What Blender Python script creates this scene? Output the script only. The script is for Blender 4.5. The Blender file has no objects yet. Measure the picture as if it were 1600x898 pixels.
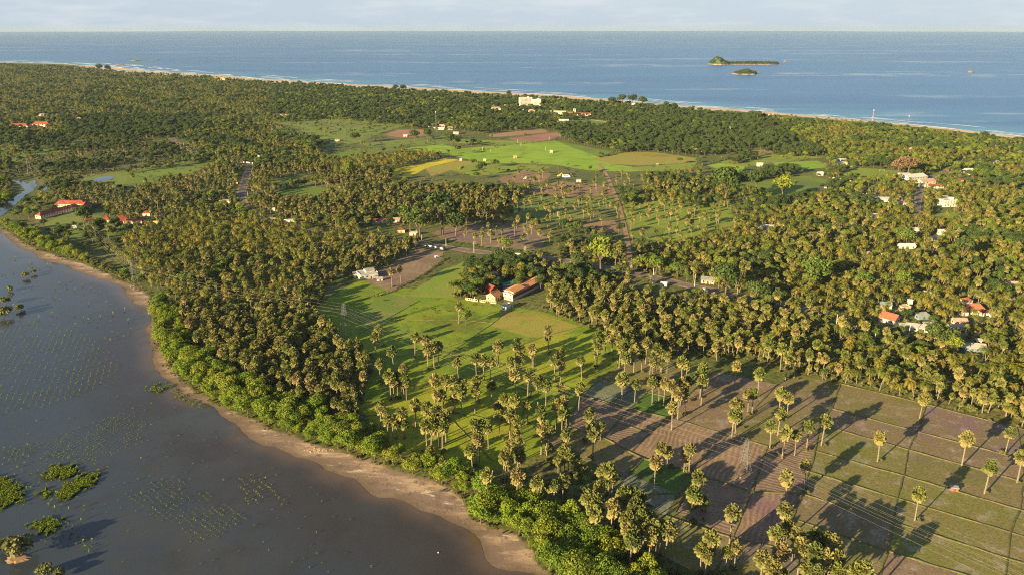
import bpy, bmesh, math, random
import numpy as np
from mathutils import Vector, noise as mnoise
from mathutils.geometry import delaunay_2d_cdt

rng = np.random.default_rng(7)
random.seed(7)
SC = bpy.context.scene
COL = SC.collection

# ------------------------------------------------------------------ camera, sky, sun, exposure
CAM_H, FPX, HOR = 200.0, 1180.0, 42.0
PITCH = math.atan((449 - HOR) / FPX)
cam = bpy.data.cameras.new("camera"); cam.sensor_width = 36.0; cam.lens = 36.0 * FPX / 1600.0
cam.clip_start = 1.0; cam.clip_end = 150000.0
co = bpy.data.objects.new("camera", cam); COL.objects.link(co)
co.location = (0, 0, CAM_H); co.rotation_euler = (math.pi / 2 - PITCH, 0, 0)
SC.camera = co
SUN_EL, SUN_AZ = 14.5, 228.0          # azimuth clockwise from +Y
SKY_STRENGTH, SUN_STRENGTH, EXPOSURE = 0.05, 5.0, 1.85
HAZE_DENSITY = 2.1e-5
world = bpy.data.worlds.new("World"); SC.world = world; world.use_nodes = True
sun = bpy.data.lights.new("sun", "SUN"); sun.energy = SUN_STRENGTH; sun.angle = math.radians(0.5)
sun.color = (1.0, 0.775, 0.41)
so = bpy.data.objects.new("sun", sun); COL.objects.link(so)
_a, _e = math.radians(SUN_AZ), math.radians(SUN_EL)
sdir = Vector((math.sin(_a) * math.cos(_e), math.cos(_a) * math.cos(_e), math.sin(_e)))
so.rotation_euler = sdir.to_track_quat('Z', 'Y').to_euler(); so.location = (-300, -300, 300)
SC.view_settings.view_transform = 'Standard'; SC.view_settings.look = 'None'
SC.view_settings.exposure = EXPOSURE; SC.view_settings.gamma = 1.0; SC.view_settings.use_curve_mapping = False
SC.render.engine = 'CYCLES'
SC.cycles.max_bounces = 5; SC.cycles.diffuse_bounces = 2; SC.cycles.glossy_bounces = 2
SC.cycles.transmission_bounces = 2; SC.cycles.volume_bounces = 0; SC.cycles.transparent_max_bounces = 4
SC.cycles.use_denoising = False; SC.cycles.filter_width = 1.15; SC.cycles.use_adaptive_sampling = False

def build_world():
    nt = world.node_tree; nt.nodes.clear(); L = nt.links.new
    out = nt.nodes.new("ShaderNodeOutputWorld"); bg = nt.nodes.new("ShaderNodeBackground")
    sky = nt.nodes.new("ShaderNodeTexSky"); sky.sky_type = 'NISHITA'; sky.sun_disc = False
    sky.sun_elevation = math.radians(SUN_EL); sky.sun_rotation = math.radians(SUN_AZ)
    sky.altitude = 100; sky.air_density = 1.0; sky.dust_density = 0.7; sky.ozone_density = 1.5
    tc = nt.nodes.new("ShaderNodeTexCoord"); mp = nt.nodes.new("ShaderNodeMapping")
    mp.inputs['Scale'].default_value = (9, 9, 55)
    L(tc.outputs['Generated'], mp.inputs['Vector'])
    nz = nt.nodes.new("ShaderNodeTexNoise"); nz.inputs['Scale'].default_value = 1.0; nz.inputs['Detail'].default_value = 6
    nz.inputs['Roughness'].default_value = 0.6
    L(mp.outputs['Vector'], nz.inputs['Vector'])
    rp = nt.nodes.new("ShaderNodeValToRGB"); rp.color_ramp.elements[0].position = 0.46; rp.color_ramp.elements[1].position = 0.78
    rp.color_ramp.elements[0].color = (0, 0, 0, 1); rp.color_ramp.elements[1].color = (.75, .75, .75, 1)
    L(nz.outputs['Fac'], rp.inputs['Fac'])
    mx = nt.nodes.new("ShaderNodeMix"); mx.data_type = 'RGBA'
    # pale veil of moist air low over the whole horizon, thin clouds above it
    sx = nt.nodes.new("ShaderNodeSeparateXYZ"); L(tc.outputs['Generated'], sx.inputs[0])
    ma = nt.nodes.new("ShaderNodeMath"); ma.operation = 'ABSOLUTE'; L(sx.outputs['Z'], ma.inputs[0])
    me_ = nt.nodes.new("ShaderNodeMapRange"); me_.interpolation_type = 'SMOOTHSTEP'; me_.inputs['From Min'].default_value = 0.0; me_.inputs['From Max'].default_value = .30
    me_.inputs['To Min'].default_value = .93; me_.inputs['To Max'].default_value = 0.0; L(ma.outputs[0], me_.inputs['Value'])
    mv = nt.nodes.new("ShaderNodeMix"); mv.data_type = 'RGBA'
    L(me_.outputs['Result'], mv.inputs['Factor']); L(sky.outputs['Color'], mv.inputs[6]); mv.inputs[7].default_value = (3.05, 3.7, 4.3, 1)
    L(rp.outputs['Color'], mx.inputs['Factor']); L(mv.outputs[2], mx.inputs[6])
    mx.inputs[7].default_value = (4.5, 4.6, 4.75, 1)
    L(mx.outputs[2], bg.inputs['Color']); bg.inputs['Strength'].default_value = SKY_STRENGTH
    L(bg.outputs['Background'], out.inputs['Surface'])
build_world()

# ------------------------------------------------------------------ mapping photograph -> ground
CP, SP = math.cos(PITCH), math.sin(PITCH)
def P(x, y, z=0.0):
    """Ground point (at height z) that the photograph shows at pixel x, y of its 1600 x 898."""
    a, b = (x - 800) / FPX, -(y - 449) / FPX
    r = (a, CP + b * SP, -SP + b * CP)
    t = (CAM_H - z) / -r[2]
    return np.array([r[0] * t, r[1] * t])
def PP(pts, z=0.0): return np.array([P(x, y, z) for x, y in pts])
def pix(w, z=0.0):
    w = np.asarray(w, float); dx, dy, dz = w[..., 0], w[..., 1], z - CAM_H
    d = dy * CP - dz * SP; v = dy * SP + dz * CP
    return np.stack([800 + FPX * dx / d, 449 - FPX * v / d], -1)
def inside(pts, poly):
    x, y = pts[:, 0], pts[:, 1]; r = np.zeros(len(pts), bool); n = len(poly); j = n - 1
    for i in range(n):
        xi, yi = poly[i]; xj, yj = poly[j]
        c = ((yi > y) != (yj > y))
        if yi != yj: r ^= c & (x < (xj - xi) * (y - yi) / (yj - yi) + xi)
        j = i
    return r
def dist_line(pts, line, closed=False):
    d = np.full(len(pts), 1e12); n = len(line)
    for i in range(n if closed else n - 1):
        a, b = line[i], line[(i + 1) % n]; ab = b - a; l2 = (ab ** 2).sum() + 1e-9
        t = np.clip(((pts - a) @ ab) / l2, 0, 1)
        q = a + t[:, None] * ab; d = np.minimum(d, ((pts - q) ** 2).sum(1))
    return np.sqrt(d)
def resample(line, step, jitter=0.0, closed=False):
    out = []; n = len(line)
    for i in range(n if closed else n - 1):
        a, b = line[i], line[(i + 1) % n]; l = np.linalg.norm(b - a); k = max(1, int(l / step))
        for q in range(k):
            p = a + (b - a) * q / k
            if jitter and (q or i): p = p + rng.normal(0, jitter, 2)
            out.append(p)
    if not closed: out.append(line[-1])
    return np.array(out)
def smooth(line, it=2):
    line = np.array(line, float)
    for _ in range(it):
        q = [line[0]]
        for a, b in zip(line[:-1], line[1:]): q += [a * .75 + b * .25, a * .25 + b * .75]
        q.append(line[-1]); line = np.array(q)
    return line

# ------------------------------------------------------------------ object helpers
def tag(o, label=None, cat=None, group=None, kind=None):
    if label: o['label'] = label
    if cat: o['category'] = cat
    if group: o['group'] = group
    if kind: o['kind'] = kind
    return o
def link(name, me, parent=None, loc=None):
    o = bpy.data.objects.new(name, me); COL.objects.link(o)
    if parent: o.parent = parent
    if loc is not None: o.location = loc
    return o
def empty(name, loc, rz=0.0, label=None, cat=None, group=None):
    o = bpy.data.objects.new(name, None); COL.objects.link(o); o.location = loc; o.rotation_euler = (0, 0, rz)
    o.empty_display_size = 0.5
    return tag(o, label, cat, group)
def mesh(name, V, F, mats=(), midx=None, tone=None, attrs=None, smooth_f=False):
    me = bpy.data.meshes.new(name); me.from_pydata([tuple(map(float, v)) for v in V], [], [tuple(map(int, f)) for f in F])
    for m in (mats if isinstance(mats, (list, tuple)) else [mats]): me.materials.append(m)
    if midx is not None: me.polygons.foreach_set('material_index', np.array(midx, dtype=np.int32))
    if tone is not None:
        at = me.attributes.new('tone', 'FLOAT', 'FACE'); at.data.foreach_set('value', np.array(tone, dtype=np.float32))
    for k, v in (attrs or {}).items():
        at = me.attributes.new(k, 'FLOAT', 'POINT'); at.data.foreach_set('value', np.array(v, dtype=np.float32))
    if smooth_f: me.polygons.foreach_set('use_smooth', np.ones(len(me.polygons), bool))
    me.update(); return me
class MB:
    def __init__(s): s.V, s.F, s.M, s.T = [], [], [], []
    def add(s, V, F, m=0, t=0.0):
        n = len(s.V); s.V += [tuple(v) for v in V]; s.F += [tuple(i + n for i in f) for f in F]
        s.M += [m] * len(F); s.T += [t] * len(F)
    def box(s, c, size, m=0, rz=0.0):
        x, y, z = size[0] / 2, size[1] / 2, size[2] / 2; cr, sr = math.cos(rz), math.sin(rz)
        V = [(c[0] + a * cr - b * sr, c[1] + a * sr + b * cr, c[2] + d) for d in (-z, z) for a, b in ((-x, -y), (x, -y), (x, y), (-x, y))]
        s.add(V, [(3, 2, 1, 0), (4, 5, 6, 7), (0, 1, 5, 4), (1, 2, 6, 5), (2, 3, 7, 6), (3, 0, 4, 7)], m)
    def bar(s, a, b, r, r2=None, n=4, m=0, caps=True):
        a, b = Vector(a), Vector(b); d = (b - a).normalized(); r2 = r if r2 is None else r2
        u = d.cross(Vector((0, 0, 1)) if abs(d.z) < .95 else Vector((1, 0, 0))).normalized(); w = d.cross(u)
        V = [p + (u * math.cos(2 * math.pi * k / n) + w * math.sin(2 * math.pi * k / n)) * q for p, q in ((a, r), (b, r2)) for k in range(n)]
        F = [(k, (k + 1) % n, n + (k + 1) % n, n + k) for k in range(n)]
        if caps: F += [tuple(range(n - 1, -1, -1)), tuple(range(n, 2 * n))]
        s.add(V, F, m)
    def tube(s, pts, rad, n=5, m=0):
        V, F = [], []
        for i, p in enumerate(pts):
            p = Vector(p); d = (Vector(pts[min(i + 1, len(pts) - 1)]) - Vector(pts[max(i - 1, 0)])).normalized()
            u = d.cross(Vector((1, 0, 0)) if abs(d.z) > .7 else Vector((0, 0, 1))).normalized(); w = d.cross(u)
            r = rad[i] if hasattr(rad, '__len__') else rad
            V += [p + (u * math.cos(2 * math.pi * k / n) + w * math.sin(2 * math.pi * k / n)) * r for k in range(n)]
        for i in range(len(pts) - 1):
            F += [(i * n + k, i * n + (k + 1) % n, (i + 1) * n + (k + 1) % n, (i + 1) * n + k) for k in range(n)]
        F += [tuple(range(n - 1, -1, -1)), tuple(range((len(pts) - 1) * n, len(pts) * n))]
        s.add(V, F, m)
    def stretch(s, k): s.V = [(v[0], v[1], v[2] * k) for v in s.V]; return s
    def me(s, name, mats, tone=False): return mesh(name, s.V, s.F, mats, s.M, s.T if tone else None)
    def build(s, name, mats, parent=None, loc=None): return link(name, s.me(name, mats), parent, loc)

# ------------------------------------------------------------------ materials
def new_mat(name):
    m = bpy.data.materials.new(name); m.use_nodes = True; nt = m.node_tree
    b = nt.nodes.get("Principled BSDF"); b.inputs['Roughness'].default_value = 0.85
    b.inputs['Specular IOR Level'].default_value = 0.2
    return m, nt, b
def N(nt, kind, **kw):
    n = nt.nodes.new(kind)
    for k, v in kw.items():
        if hasattr(n, k) and k not in n.inputs: setattr(n, k, v)
        else: n.inputs[k].default_value = v
    return n
def c4(c): return (c[0], c[1], c[2], 1)
def mixc(nt, fac, a, b, blend='MIX'):
    m = nt.nodes.new("ShaderNodeMix"); m.data_type = 'RGBA'; m.blend_type = blend
    for s, v in (('Factor', fac), ('A', a), ('B', b)):
        i = [q for q in m.inputs if q.name == s and (q.type == 'RGBA' if s != 'Factor' else q.type == 'VALUE')][0]
        if isinstance(v, bpy.types.NodeSocket): nt.links.new(v, i)
        else: i.default_value = v if s == 'Factor' else c4(v)
    return [q for q in m.outputs if q.type == 'RGBA'][0]
def ramp(nt, src, lo, hi):
    n = nt.nodes.new("ShaderNodeMapRange"); n.inputs['From Min'].default_value = lo; n.inputs['From Max'].default_value = hi
    n.interpolation_type = 'SMOOTHSTEP'
    nt.links.new(src, n.inputs['Value']); return n.outputs['Result']
def math_n(nt, op, a, b=None):
    n = nt.nodes.new("ShaderNodeMath"); n.operation = op
    for i, v in enumerate((a, b)):
        if v is None: continue
        if isinstance(v, bpy.types.NodeSocket): nt.links.new(v, n.inputs[i])
        else: n.inputs[i].default_value = v
    return n.outputs[0]
def wnoise(nt, scale, detail=3.0, rough=0.55, stretch=None, rot=0.0):
    g = nt.nodes.new("ShaderNodeNewGeometry"); v = g.outputs['Position']
    if stretch or rot:
        mp = nt.nodes.new("ShaderNodeMapping"); mp.inputs['Scale'].default_value = stretch or (1, 1, 1); mp.inputs['Rotation'].default_value = (0, 0, rot)
        nt.links.new(v, mp.inputs['Vector']); v = mp.outputs['Vector']
    n = nt.nodes.new("ShaderNodeTexNoise"); n.inputs['Scale'].default_value = scale; n.inputs['Detail'].default_value = detail
    n.inputs['Roughness'].default_value = rough; nt.links.new(v, n.inputs['Vector']); return n.outputs['Fac']
def bump(nt, b, h, strength=0.4, dist=0.3):
    n = nt.nodes.new("ShaderNodeBump"); n.inputs['Strength'].default_value = strength; n.inputs['Distance'].default_value = dist
    nt.links.new(h, n.inputs['Height']); nt.links.new(n.outputs['Normal'], b.inputs['Normal'])
def attr(nt, name, typ='GEOMETRY'):
    a = nt.nodes.new("ShaderNodeAttribute"); a.attribute_name = name; a.attribute_type = typ; return a.outputs['Fac']

def mat_plain(name, col, var=0.25, scale=0.8, rough=0.85):
    m, nt, b = new_mat(name); f = wnoise(nt, scale, 4, 0.6)
    c = mixc(nt, ramp(nt, f, .3, .7), [q * (1 - var) for q in col], [min(1, q * (1 + var * .5)) for q in col])
    nt.links.new(c, b.inputs['Base Color']); b.inputs['Roughness'].default_value = rough; return m
_field_cache = {}
def mat_field(key, c1, c2, c3, stripe=0.0, ang=0.0, scale=0.03, rings=False, sp=0.35):
    """c1/c2 broad patches, c3 small patches; stripe: furrow lines."""
    if key in _field_cache: return _field_cache[key]
    m, nt, b = new_mat("field_" + key)
    c = mixc(nt, ramp(nt, wnoise(nt, scale, 4, .6), .38, .62), c1, c2)
    c = mixc(nt, ramp(nt, wnoise(nt, scale * 4.3, 5, .65), .5, .68), c, c3)
    c = mixc(nt, ramp(nt, wnoise(nt, scale * .45, 5, .7), .52, .66), c, mixc(nt, .55, c, [(c1[0] + c2[0] + c3[0]) * .24, (c1[1] + c2[1] + c3[1]) * .17, c3[2]]))
    fine = wnoise(nt, 0.9, 3, .7)
    c = mixc(nt, ramp(nt, fine, .35, .7), c, mixc(nt, .5, c, (.02, .03, .008)))
    if stripe:
        g = nt.nodes.new("ShaderNodeNewGeometry"); mp = nt.nodes.new("ShaderNodeMapping"); mp.inputs['Rotation'].default_value = (0, 0, ang)
        nt.links.new(g.outputs['Position'], mp.inputs['Vector'])
        w = nt.nodes.new("ShaderNodeTexWave"); w.inputs['Scale'].default_value = sp; w.inputs['Distortion'].default_value = 14.0 if rings else 1.2
        w.inputs['Detail'].default_value = 2; w.inputs['Detail Scale'].default_value = 0.25 if rings else .4
        if rings: w.wave_type = 'BANDS'
        nt.links.new(mp.outputs['Vector'], w.inputs['Vector'])
        mod = math_n(nt, 'MULTIPLY', w.outputs['Fac'], ramp(nt, wnoise(nt, .06, 2), .35, .6))
        c = mixc(nt, math_n(nt, 'MULTIPLY', mod, stripe), c, [q * .45 for q in c1])
        bump(nt, b, w.outputs['Fac'], .35, .25)
    else: bump(nt, b, fine, .5, .25)
    nt.links.new(c, b.inputs['Base Color']); _field_cache[key] = m; return m
def mat_leaf(name, greens, dry=(.2, .14, .07), transl=0.22, dryness=True, warm=None):
    """Foliage: tint varies from plant to plant (object random) and leaf to leaf (tone)."""
    m, nt, b = new_mat(name); b.inputs['Roughness'].default_value = 0.65; b.inputs['Specular IOR Level'].default_value = 0.15
    oi = nt.nodes.new("ShaderNodeObjectInfo")
    r = nt.nodes.new("ShaderNodeValToRGB"); el = r.color_ramp.elements
    while len(el) < len(greens): el.new(.5)
    for i, g in enumerate(greens): el[i].position = i / (len(greens) - 1); el[i].color = c4(g)
    nt.links.new(oi.outputs['Random'], r.inputs['Fac'])
    t = attr(nt, 'tone')
    c = mixc(nt, t, r.outputs['Color'], dry)
    nt.links.new(c, b.inputs['Base Color'])
    tr = nt.nodes.new("ShaderNodeBsdfTranslucent"); nt.links.new(c, tr.inputs['Color'])
    ms = nt.nodes.new("ShaderNodeMixShader"); ms.inputs['Fac'].default_value = transl
    nt.links.new(b.outputs[0], ms.inputs[1]); nt.links.new(tr.outputs[0], ms.inputs[2])
    nt.links.new(ms.outputs[0], nt.nodes['Material Output'].inputs['Surface']); return m

M = {}
M['palmyra'] = mat_leaf("palmyra_leaf", [(.22, .205, .055), (.13, .165, .035), (.27, .235, .085), (.085, .115, .03), (.19, .20, .05), (.11, .145, .03), (.24, .19, .08)], (.29, .22, .10), .28)
M['coconut'] = mat_leaf("coconut_leaf", [(.17, .168, .02), (.08, .125, .018), (.23, .18, .03), (.11, .15, .02), (.06, .095, .016), (.19, .19, .03)], (.28, .20, .06), .3)
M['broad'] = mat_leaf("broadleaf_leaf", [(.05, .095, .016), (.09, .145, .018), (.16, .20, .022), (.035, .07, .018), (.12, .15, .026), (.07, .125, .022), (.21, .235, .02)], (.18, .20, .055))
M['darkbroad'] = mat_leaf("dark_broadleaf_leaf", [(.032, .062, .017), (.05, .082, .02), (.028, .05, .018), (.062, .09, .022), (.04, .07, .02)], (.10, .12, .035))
M['mangrove'] = mat_leaf("mangrove_leaf", [(.09, .165, .012), (.15, .20, .015), (.06, .12, .014), (.19, .205, .022), (.11, .15, .02)], (.20, .24, .03))
M['scrub'] = mat_leaf("scrub_leaf", [(.12, .12, .035), (.08, .10, .025), (.15, .14, .05), (.10, .13, .03)], (.2, .17, .07))
M['dryleaf'] = mat_leaf("dry_leaf", [(.17, .11, .06), (.19, .13, .07)], (.22, .15, .09))
M['trunk'] = mat_plain("palm_trunk", (.19, .155, .115), .35, 2.5)
M['bark'] = mat_plain("tree_bark", (.12, .09, .065), .35, 2.0)
M['concrete'] = mat_plain("concrete", (.48, .45, .40), .15, 1.5)
M['steel'] = mat_plain("galvanised_steel", (.16, .16, .16), .12, 1.0, .5)
M['cable'] = mat_plain("aluminium_cable", (.34, .32, .29), .05, 1.0, .4)
M['white'] = mat_plain("white_plaster", (.46, .44, .41), .10, .5)
M['cream'] = mat_plain("cream_plaster", (.66, .54, .36), .12, .5)
M['yellow'] = mat_plain("yellow_plaster", (.62, .46, .22), .12, .5)
M['tan'] = mat_plain("tan_plaster", (.46, .34, .23), .2, .6)
M['maroon'] = mat_plain("maroon_paint", (.20, .035, .03), .2, .6)
M['blue'] = mat_plain("blue_paint", (.15, .22, .25), .3, .6)
M['brick'] = mat_plain("red_brick", (.28, .11, .07), .3, 2.0)
M['glass'] = mat_plain("window_glass", (.03, .035, .04), .1, 1.0, .15)
M['wood'] = mat_plain("door_wood", (.12, .07, .04), .2, 2.0)
M['grey'] = mat_plain("grey_sheet", (.30, .29, .27), .25, .7)
M['greywhite'] = mat_plain("pale_sheet", (.33, .31, .28), .35, .5)
M['pink'] = mat_plain("pinkish_sheet", (.36, .24, .20), .25, .5)
M['red_tile'] = mat_plain("red_tile", (.27, .065, .042), .45, .6)
M['orange_tile'] = mat_plain("orange_tile", (.56, .245, .11), .25, 1.0)
M['rust_tile'] = mat_plain("rust_tile", (.28, .10, .055), .4, 1.2)
M['brown_tile'] = mat_plain("brown_tile", (.18, .06, .04), .3, 1.2)
M['green_sheet'] = mat_plain("green_sheet", (.05, .12, .12), .25, .8)
M['white_paint'] = mat_plain("white_car_paint", (.80, .80, .80), .03, .3, .3)
M['yellow_paint'] = mat_plain("yellow_machine_paint", (.75, .42, .03), .1, .6, .4)
M['red_paint'] = mat_plain("red_mast_paint", (.50, .06, .05), .1, .5)
M['rubber'] = mat_plain("tyre_rubber", (.025, .025, .025), .1, 3.0)
M['asphalt'] = mat_plain("asphalt", (.15, .125, .115), .3, .25)
M['earth'] = mat_plain("earth_shoulder", (.26, .17, .105), .35, .12)
M['bund'] = mat_field("bund", (.085, .10, .028), (.13, .115, .04), (.18, .13, .07), scale=.08)
M['rock'] = mat_plain("sea_rock", (.17, .125, .095), .45, .05)

def mat_ground():
    m, nt, b = new_mat("ground_soil")
    c = mixc(nt, ramp(nt, wnoise(nt, .012, 5, .62), .40, .60), (.085, .115, .022), (.15, .15, .04))
    c = mixc(nt, ramp(nt, wnoise(nt, .045, 5, .65), .55, .68), c, (.15, .105, .058))
    c = mixc(nt, ramp(nt, wnoise(nt, .35, 4, .7), .42, .62), c, (.045, .05, .018))
    # sand along the lagoon: dry, stained and wet
    sn = wnoise(nt, .10, 6, .65); st = wnoise(nt, .035, 5, .6, (1, 3.5, 1), .6)
    sand = mixc(nt, ramp(nt, st, .42, .56), (.37, .262, .178), (.20, .142, .108))
    sand = mixc(nt, ramp(nt, wnoise(nt, .16, 6, .75), .53, .62), sand, (.14, .10, .078))
    sand = mixc(nt, ramp(nt, wnoise(nt, .06, 6, .75, (1, 2.5, 1), -.7), .57, .64), sand, (.52, .43, .33))
    sand = mixc(nt, attr(nt, 'wet'), sand, (.125, .088, .06))
    w = ramp(nt, math_n(nt, 'ADD', attr(nt, 'sand'), math_n(nt, 'MULTIPLY', math_n(nt, 'SUBTRACT', sn, .5), .9)), .38, .62)
    c = mixc(nt, w, c, sand)
    nt.links.new(c, b.inputs['Base Color']); bump(nt, b, wnoise(nt, .5, 4, .7), .4, .35); return m
def mat_lagoon():
    m, nt, b = new_mat("lagoon_water")
    d = attr(nt, 'depth'); n = wnoise(nt, .02, 5, .6)
    dd = math_n(nt, 'ADD', d, math_n(nt, 'MULTIPLY', math_n(nt, 'SUBTRACT', n, .5), 16.0))
    c = mixc(nt, ramp(nt, dd, -4, 13), (.10, .066, .040), (.034, .028, .021))
    c = mixc(nt, ramp(nt, dd, 14, 62), c, (.032, .040, .050))  # blue-grey of the reflected sky is partly put into this deep colour
    c = mixc(nt, ramp(nt, wnoise(nt, .010, 5, .6), .50, .66), c, (.042, .043, .042))
    c = mixc(nt, ramp(nt, wnoise(nt, .05, 5, .65), .5, .7), c, mixc(nt, .5, c, (.03, .024, .016)))
    nt.links.new(c, b.inputs['Base Color'])
    b.inputs['Roughness'].default_value = 0.14; b.inputs['IOR'].default_value = 1.33; b.inputs['Specular IOR Level'].default_value = 0.9
    bump(nt, b, wnoise(nt, .9, 4, .7), .10, .12); return m
def mat_sea():
    m, nt, b = new_mat("sea_water")
    c = mixc(nt, attr(nt, 'shallow'), (.022, .102, .255), (.055, .20, .29))
    c = mixc(nt, ramp(nt, wnoise(nt, .0016, 4, .6, (.5, 1.6, 1)), .45, .62), c, (.018, .082, .225))
    # long pale streaks: the sheen of surface slicks put into the colour
    sk = ramp(nt, wnoise(nt, .0013, 8, .68, (.42, 1.5, 1), .22), .545, .60)
    sk = math_n(nt, 'MULTIPLY', sk, ramp(nt, wnoise(nt, .006, 4, .7), .35, .7))
    c = mixc(nt, math_n(nt, 'MULTIPLY', sk, .45), c, (.40, .47, .54))
    nt.links.new(c, b.inputs['Base Color'])
    b.inputs['Roughness'].default_value = 0.32; b.inputs['IOR'].default_value = 1.33; b.inputs['Specular IOR Level'].default_value = 0.5
    bump(nt, b, wnoise(nt, .02, 5, .7, (.5, 1, 1)), .5, 4.0); return m
def mat_creek():
    m, nt, b = new_mat("creek_water"); b.inputs['Base Color'].default_value = (.03, .04, .05, 1)
    b.inputs['Roughness'].default_value = .08; b.inputs['IOR'].default_value = 1.33; b.inputs['Specular IOR Level'].default_value = .5
    bump(nt, b, wnoise(nt, 1.0, 3, .6), .04, .1); return m

# ------------------------------------------------------------------ shorelines (traced)
SHORE = [(-330, 225), (-120, 318), (0, 358), (30, 385), (60, 402), (110, 418), (150, 432), (182, 446), (206, 466), (224, 482), (234, 500), (237, 530), (240, 560),
         (254, 590), (282, 610), (330, 643), (380, 674), (420, 697), (470, 714), (520, 734), (570, 758), (620, 778), (680, 803), (722, 828), (752, 856), (775, 886), (800, 893), (845, 905), (900, 960), (1000, 1060), (1200, 1260)]
INNER = [(-330, 215), (-120, 310), (0, 352), (32, 376), (62, 392), (112, 407), (152, 419), (190, 441), (228, 453), (240, 480), (244, 520), (250, 545),
         (268, 580), (292, 602), (352, 640), (392, 652), (432, 673), (482, 691), (542, 706), (600, 727), (660, 746), (700, 760), (730, 790), (735, 815), (790, 828), (816, 842), (832, 868), (858, 897), (930, 960), (1030, 1060), (1230, 1260)]
shore = smooth(PP(SHORE), 2); inner = smooth(PP(INNER), 2)
def ragged(l, a1, a2):
    l = resample(l, 3.5); t = np.gradient(l, axis=0); n = np.column_stack([-t[:, 1], t[:, 0]]); n /= np.linalg.norm(n, axis=1)[:, None]
    k = np.array([a1 * mnoise.noise((p[0] / 17, p[1] / 17, .5)) + a2 * mnoise.noise((p[0] / 5, p[1] / 5, 3.5)) for p in l]); return l + n * k[:, None]
shore = ragged(shore, 4.5, 1.6)
lag_poly = np.vstack([shore, [[-150, -60], [-700, -60], [-1100, 300], [-1000, 700]]])
sand_poly = np.vstack([shore, inner[::-1]])
COAST = [(-900, 78), (-500, 88), (-200, 94.5), (0, 98), (60, 99), (108, 100.5), (122, 102.5), (150, 103), (167, 103.5), (207, 108.5), (234, 111.5), (277, 114.5), (334, 117), (367, 119.7), (400, 123.3), (467, 127), (533, 131),
         (600, 134.5), (700, 139.8), (791, 144.8), (847, 147.5), (934, 154), (1000, 160), (1067, 165.5), (1134, 170), (1168, 172.5), (1200, 175.5), (1267, 180.5), (1334, 187), (1400, 193), (1487, 201), (1534, 207), (1600, 214), (1750, 234), (1950, 262), (2400, 330)]
coast = smooth(PP(COAST), 2)
beach_in = smooth(PP([(x, y + (1.0 if x < 110 else 2.2 + max(0, x - 110) * .0028)) for x, y in COAST]), 2)
land_poly = np.vstack([coast, [[2500, -200], [-2500, -200], [-9000, 5000]]])

def setback(W):
    d = W[:, 1]; px = pix(W)[:, 0]
    k = np.where(px > 1150, .62, 1.0)
    return k * np.where(px < 150, 26, 6.5 * d / 200 + .9 * d * d / 236000)
def cdt_sheet(name, poly, z, mat, interior=None, attrs=None):
    n = len(poly); pts = [Vector((p[0], p[1])) for p in poly]
    if interior is not None: pts += [Vector((p[0], p[1])) for p in interior]
    V, E, F, *_ = delaunay_2d_cdt(pts, [], [list(range(n))], 1, 1e-4)
    W = np.array([(v.x, v.y) for v in V])
    at = {k: f(W) for k, f in (attrs or {}).items()}
    F = [tuple(f) if ((W[f[1]] - W[f[0]])[0] * (W[f[2]] - W[f[0]])[1] - (W[f[1]] - W[f[0]])[1] * (W[f[2]] - W[f[0]])[0]) > 0 else tuple(f[::-1]) for f in F]
    return link(name, mesh(name, np.column_stack([W, np.full(len(W), z)]), F, mat, attrs=at))

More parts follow.
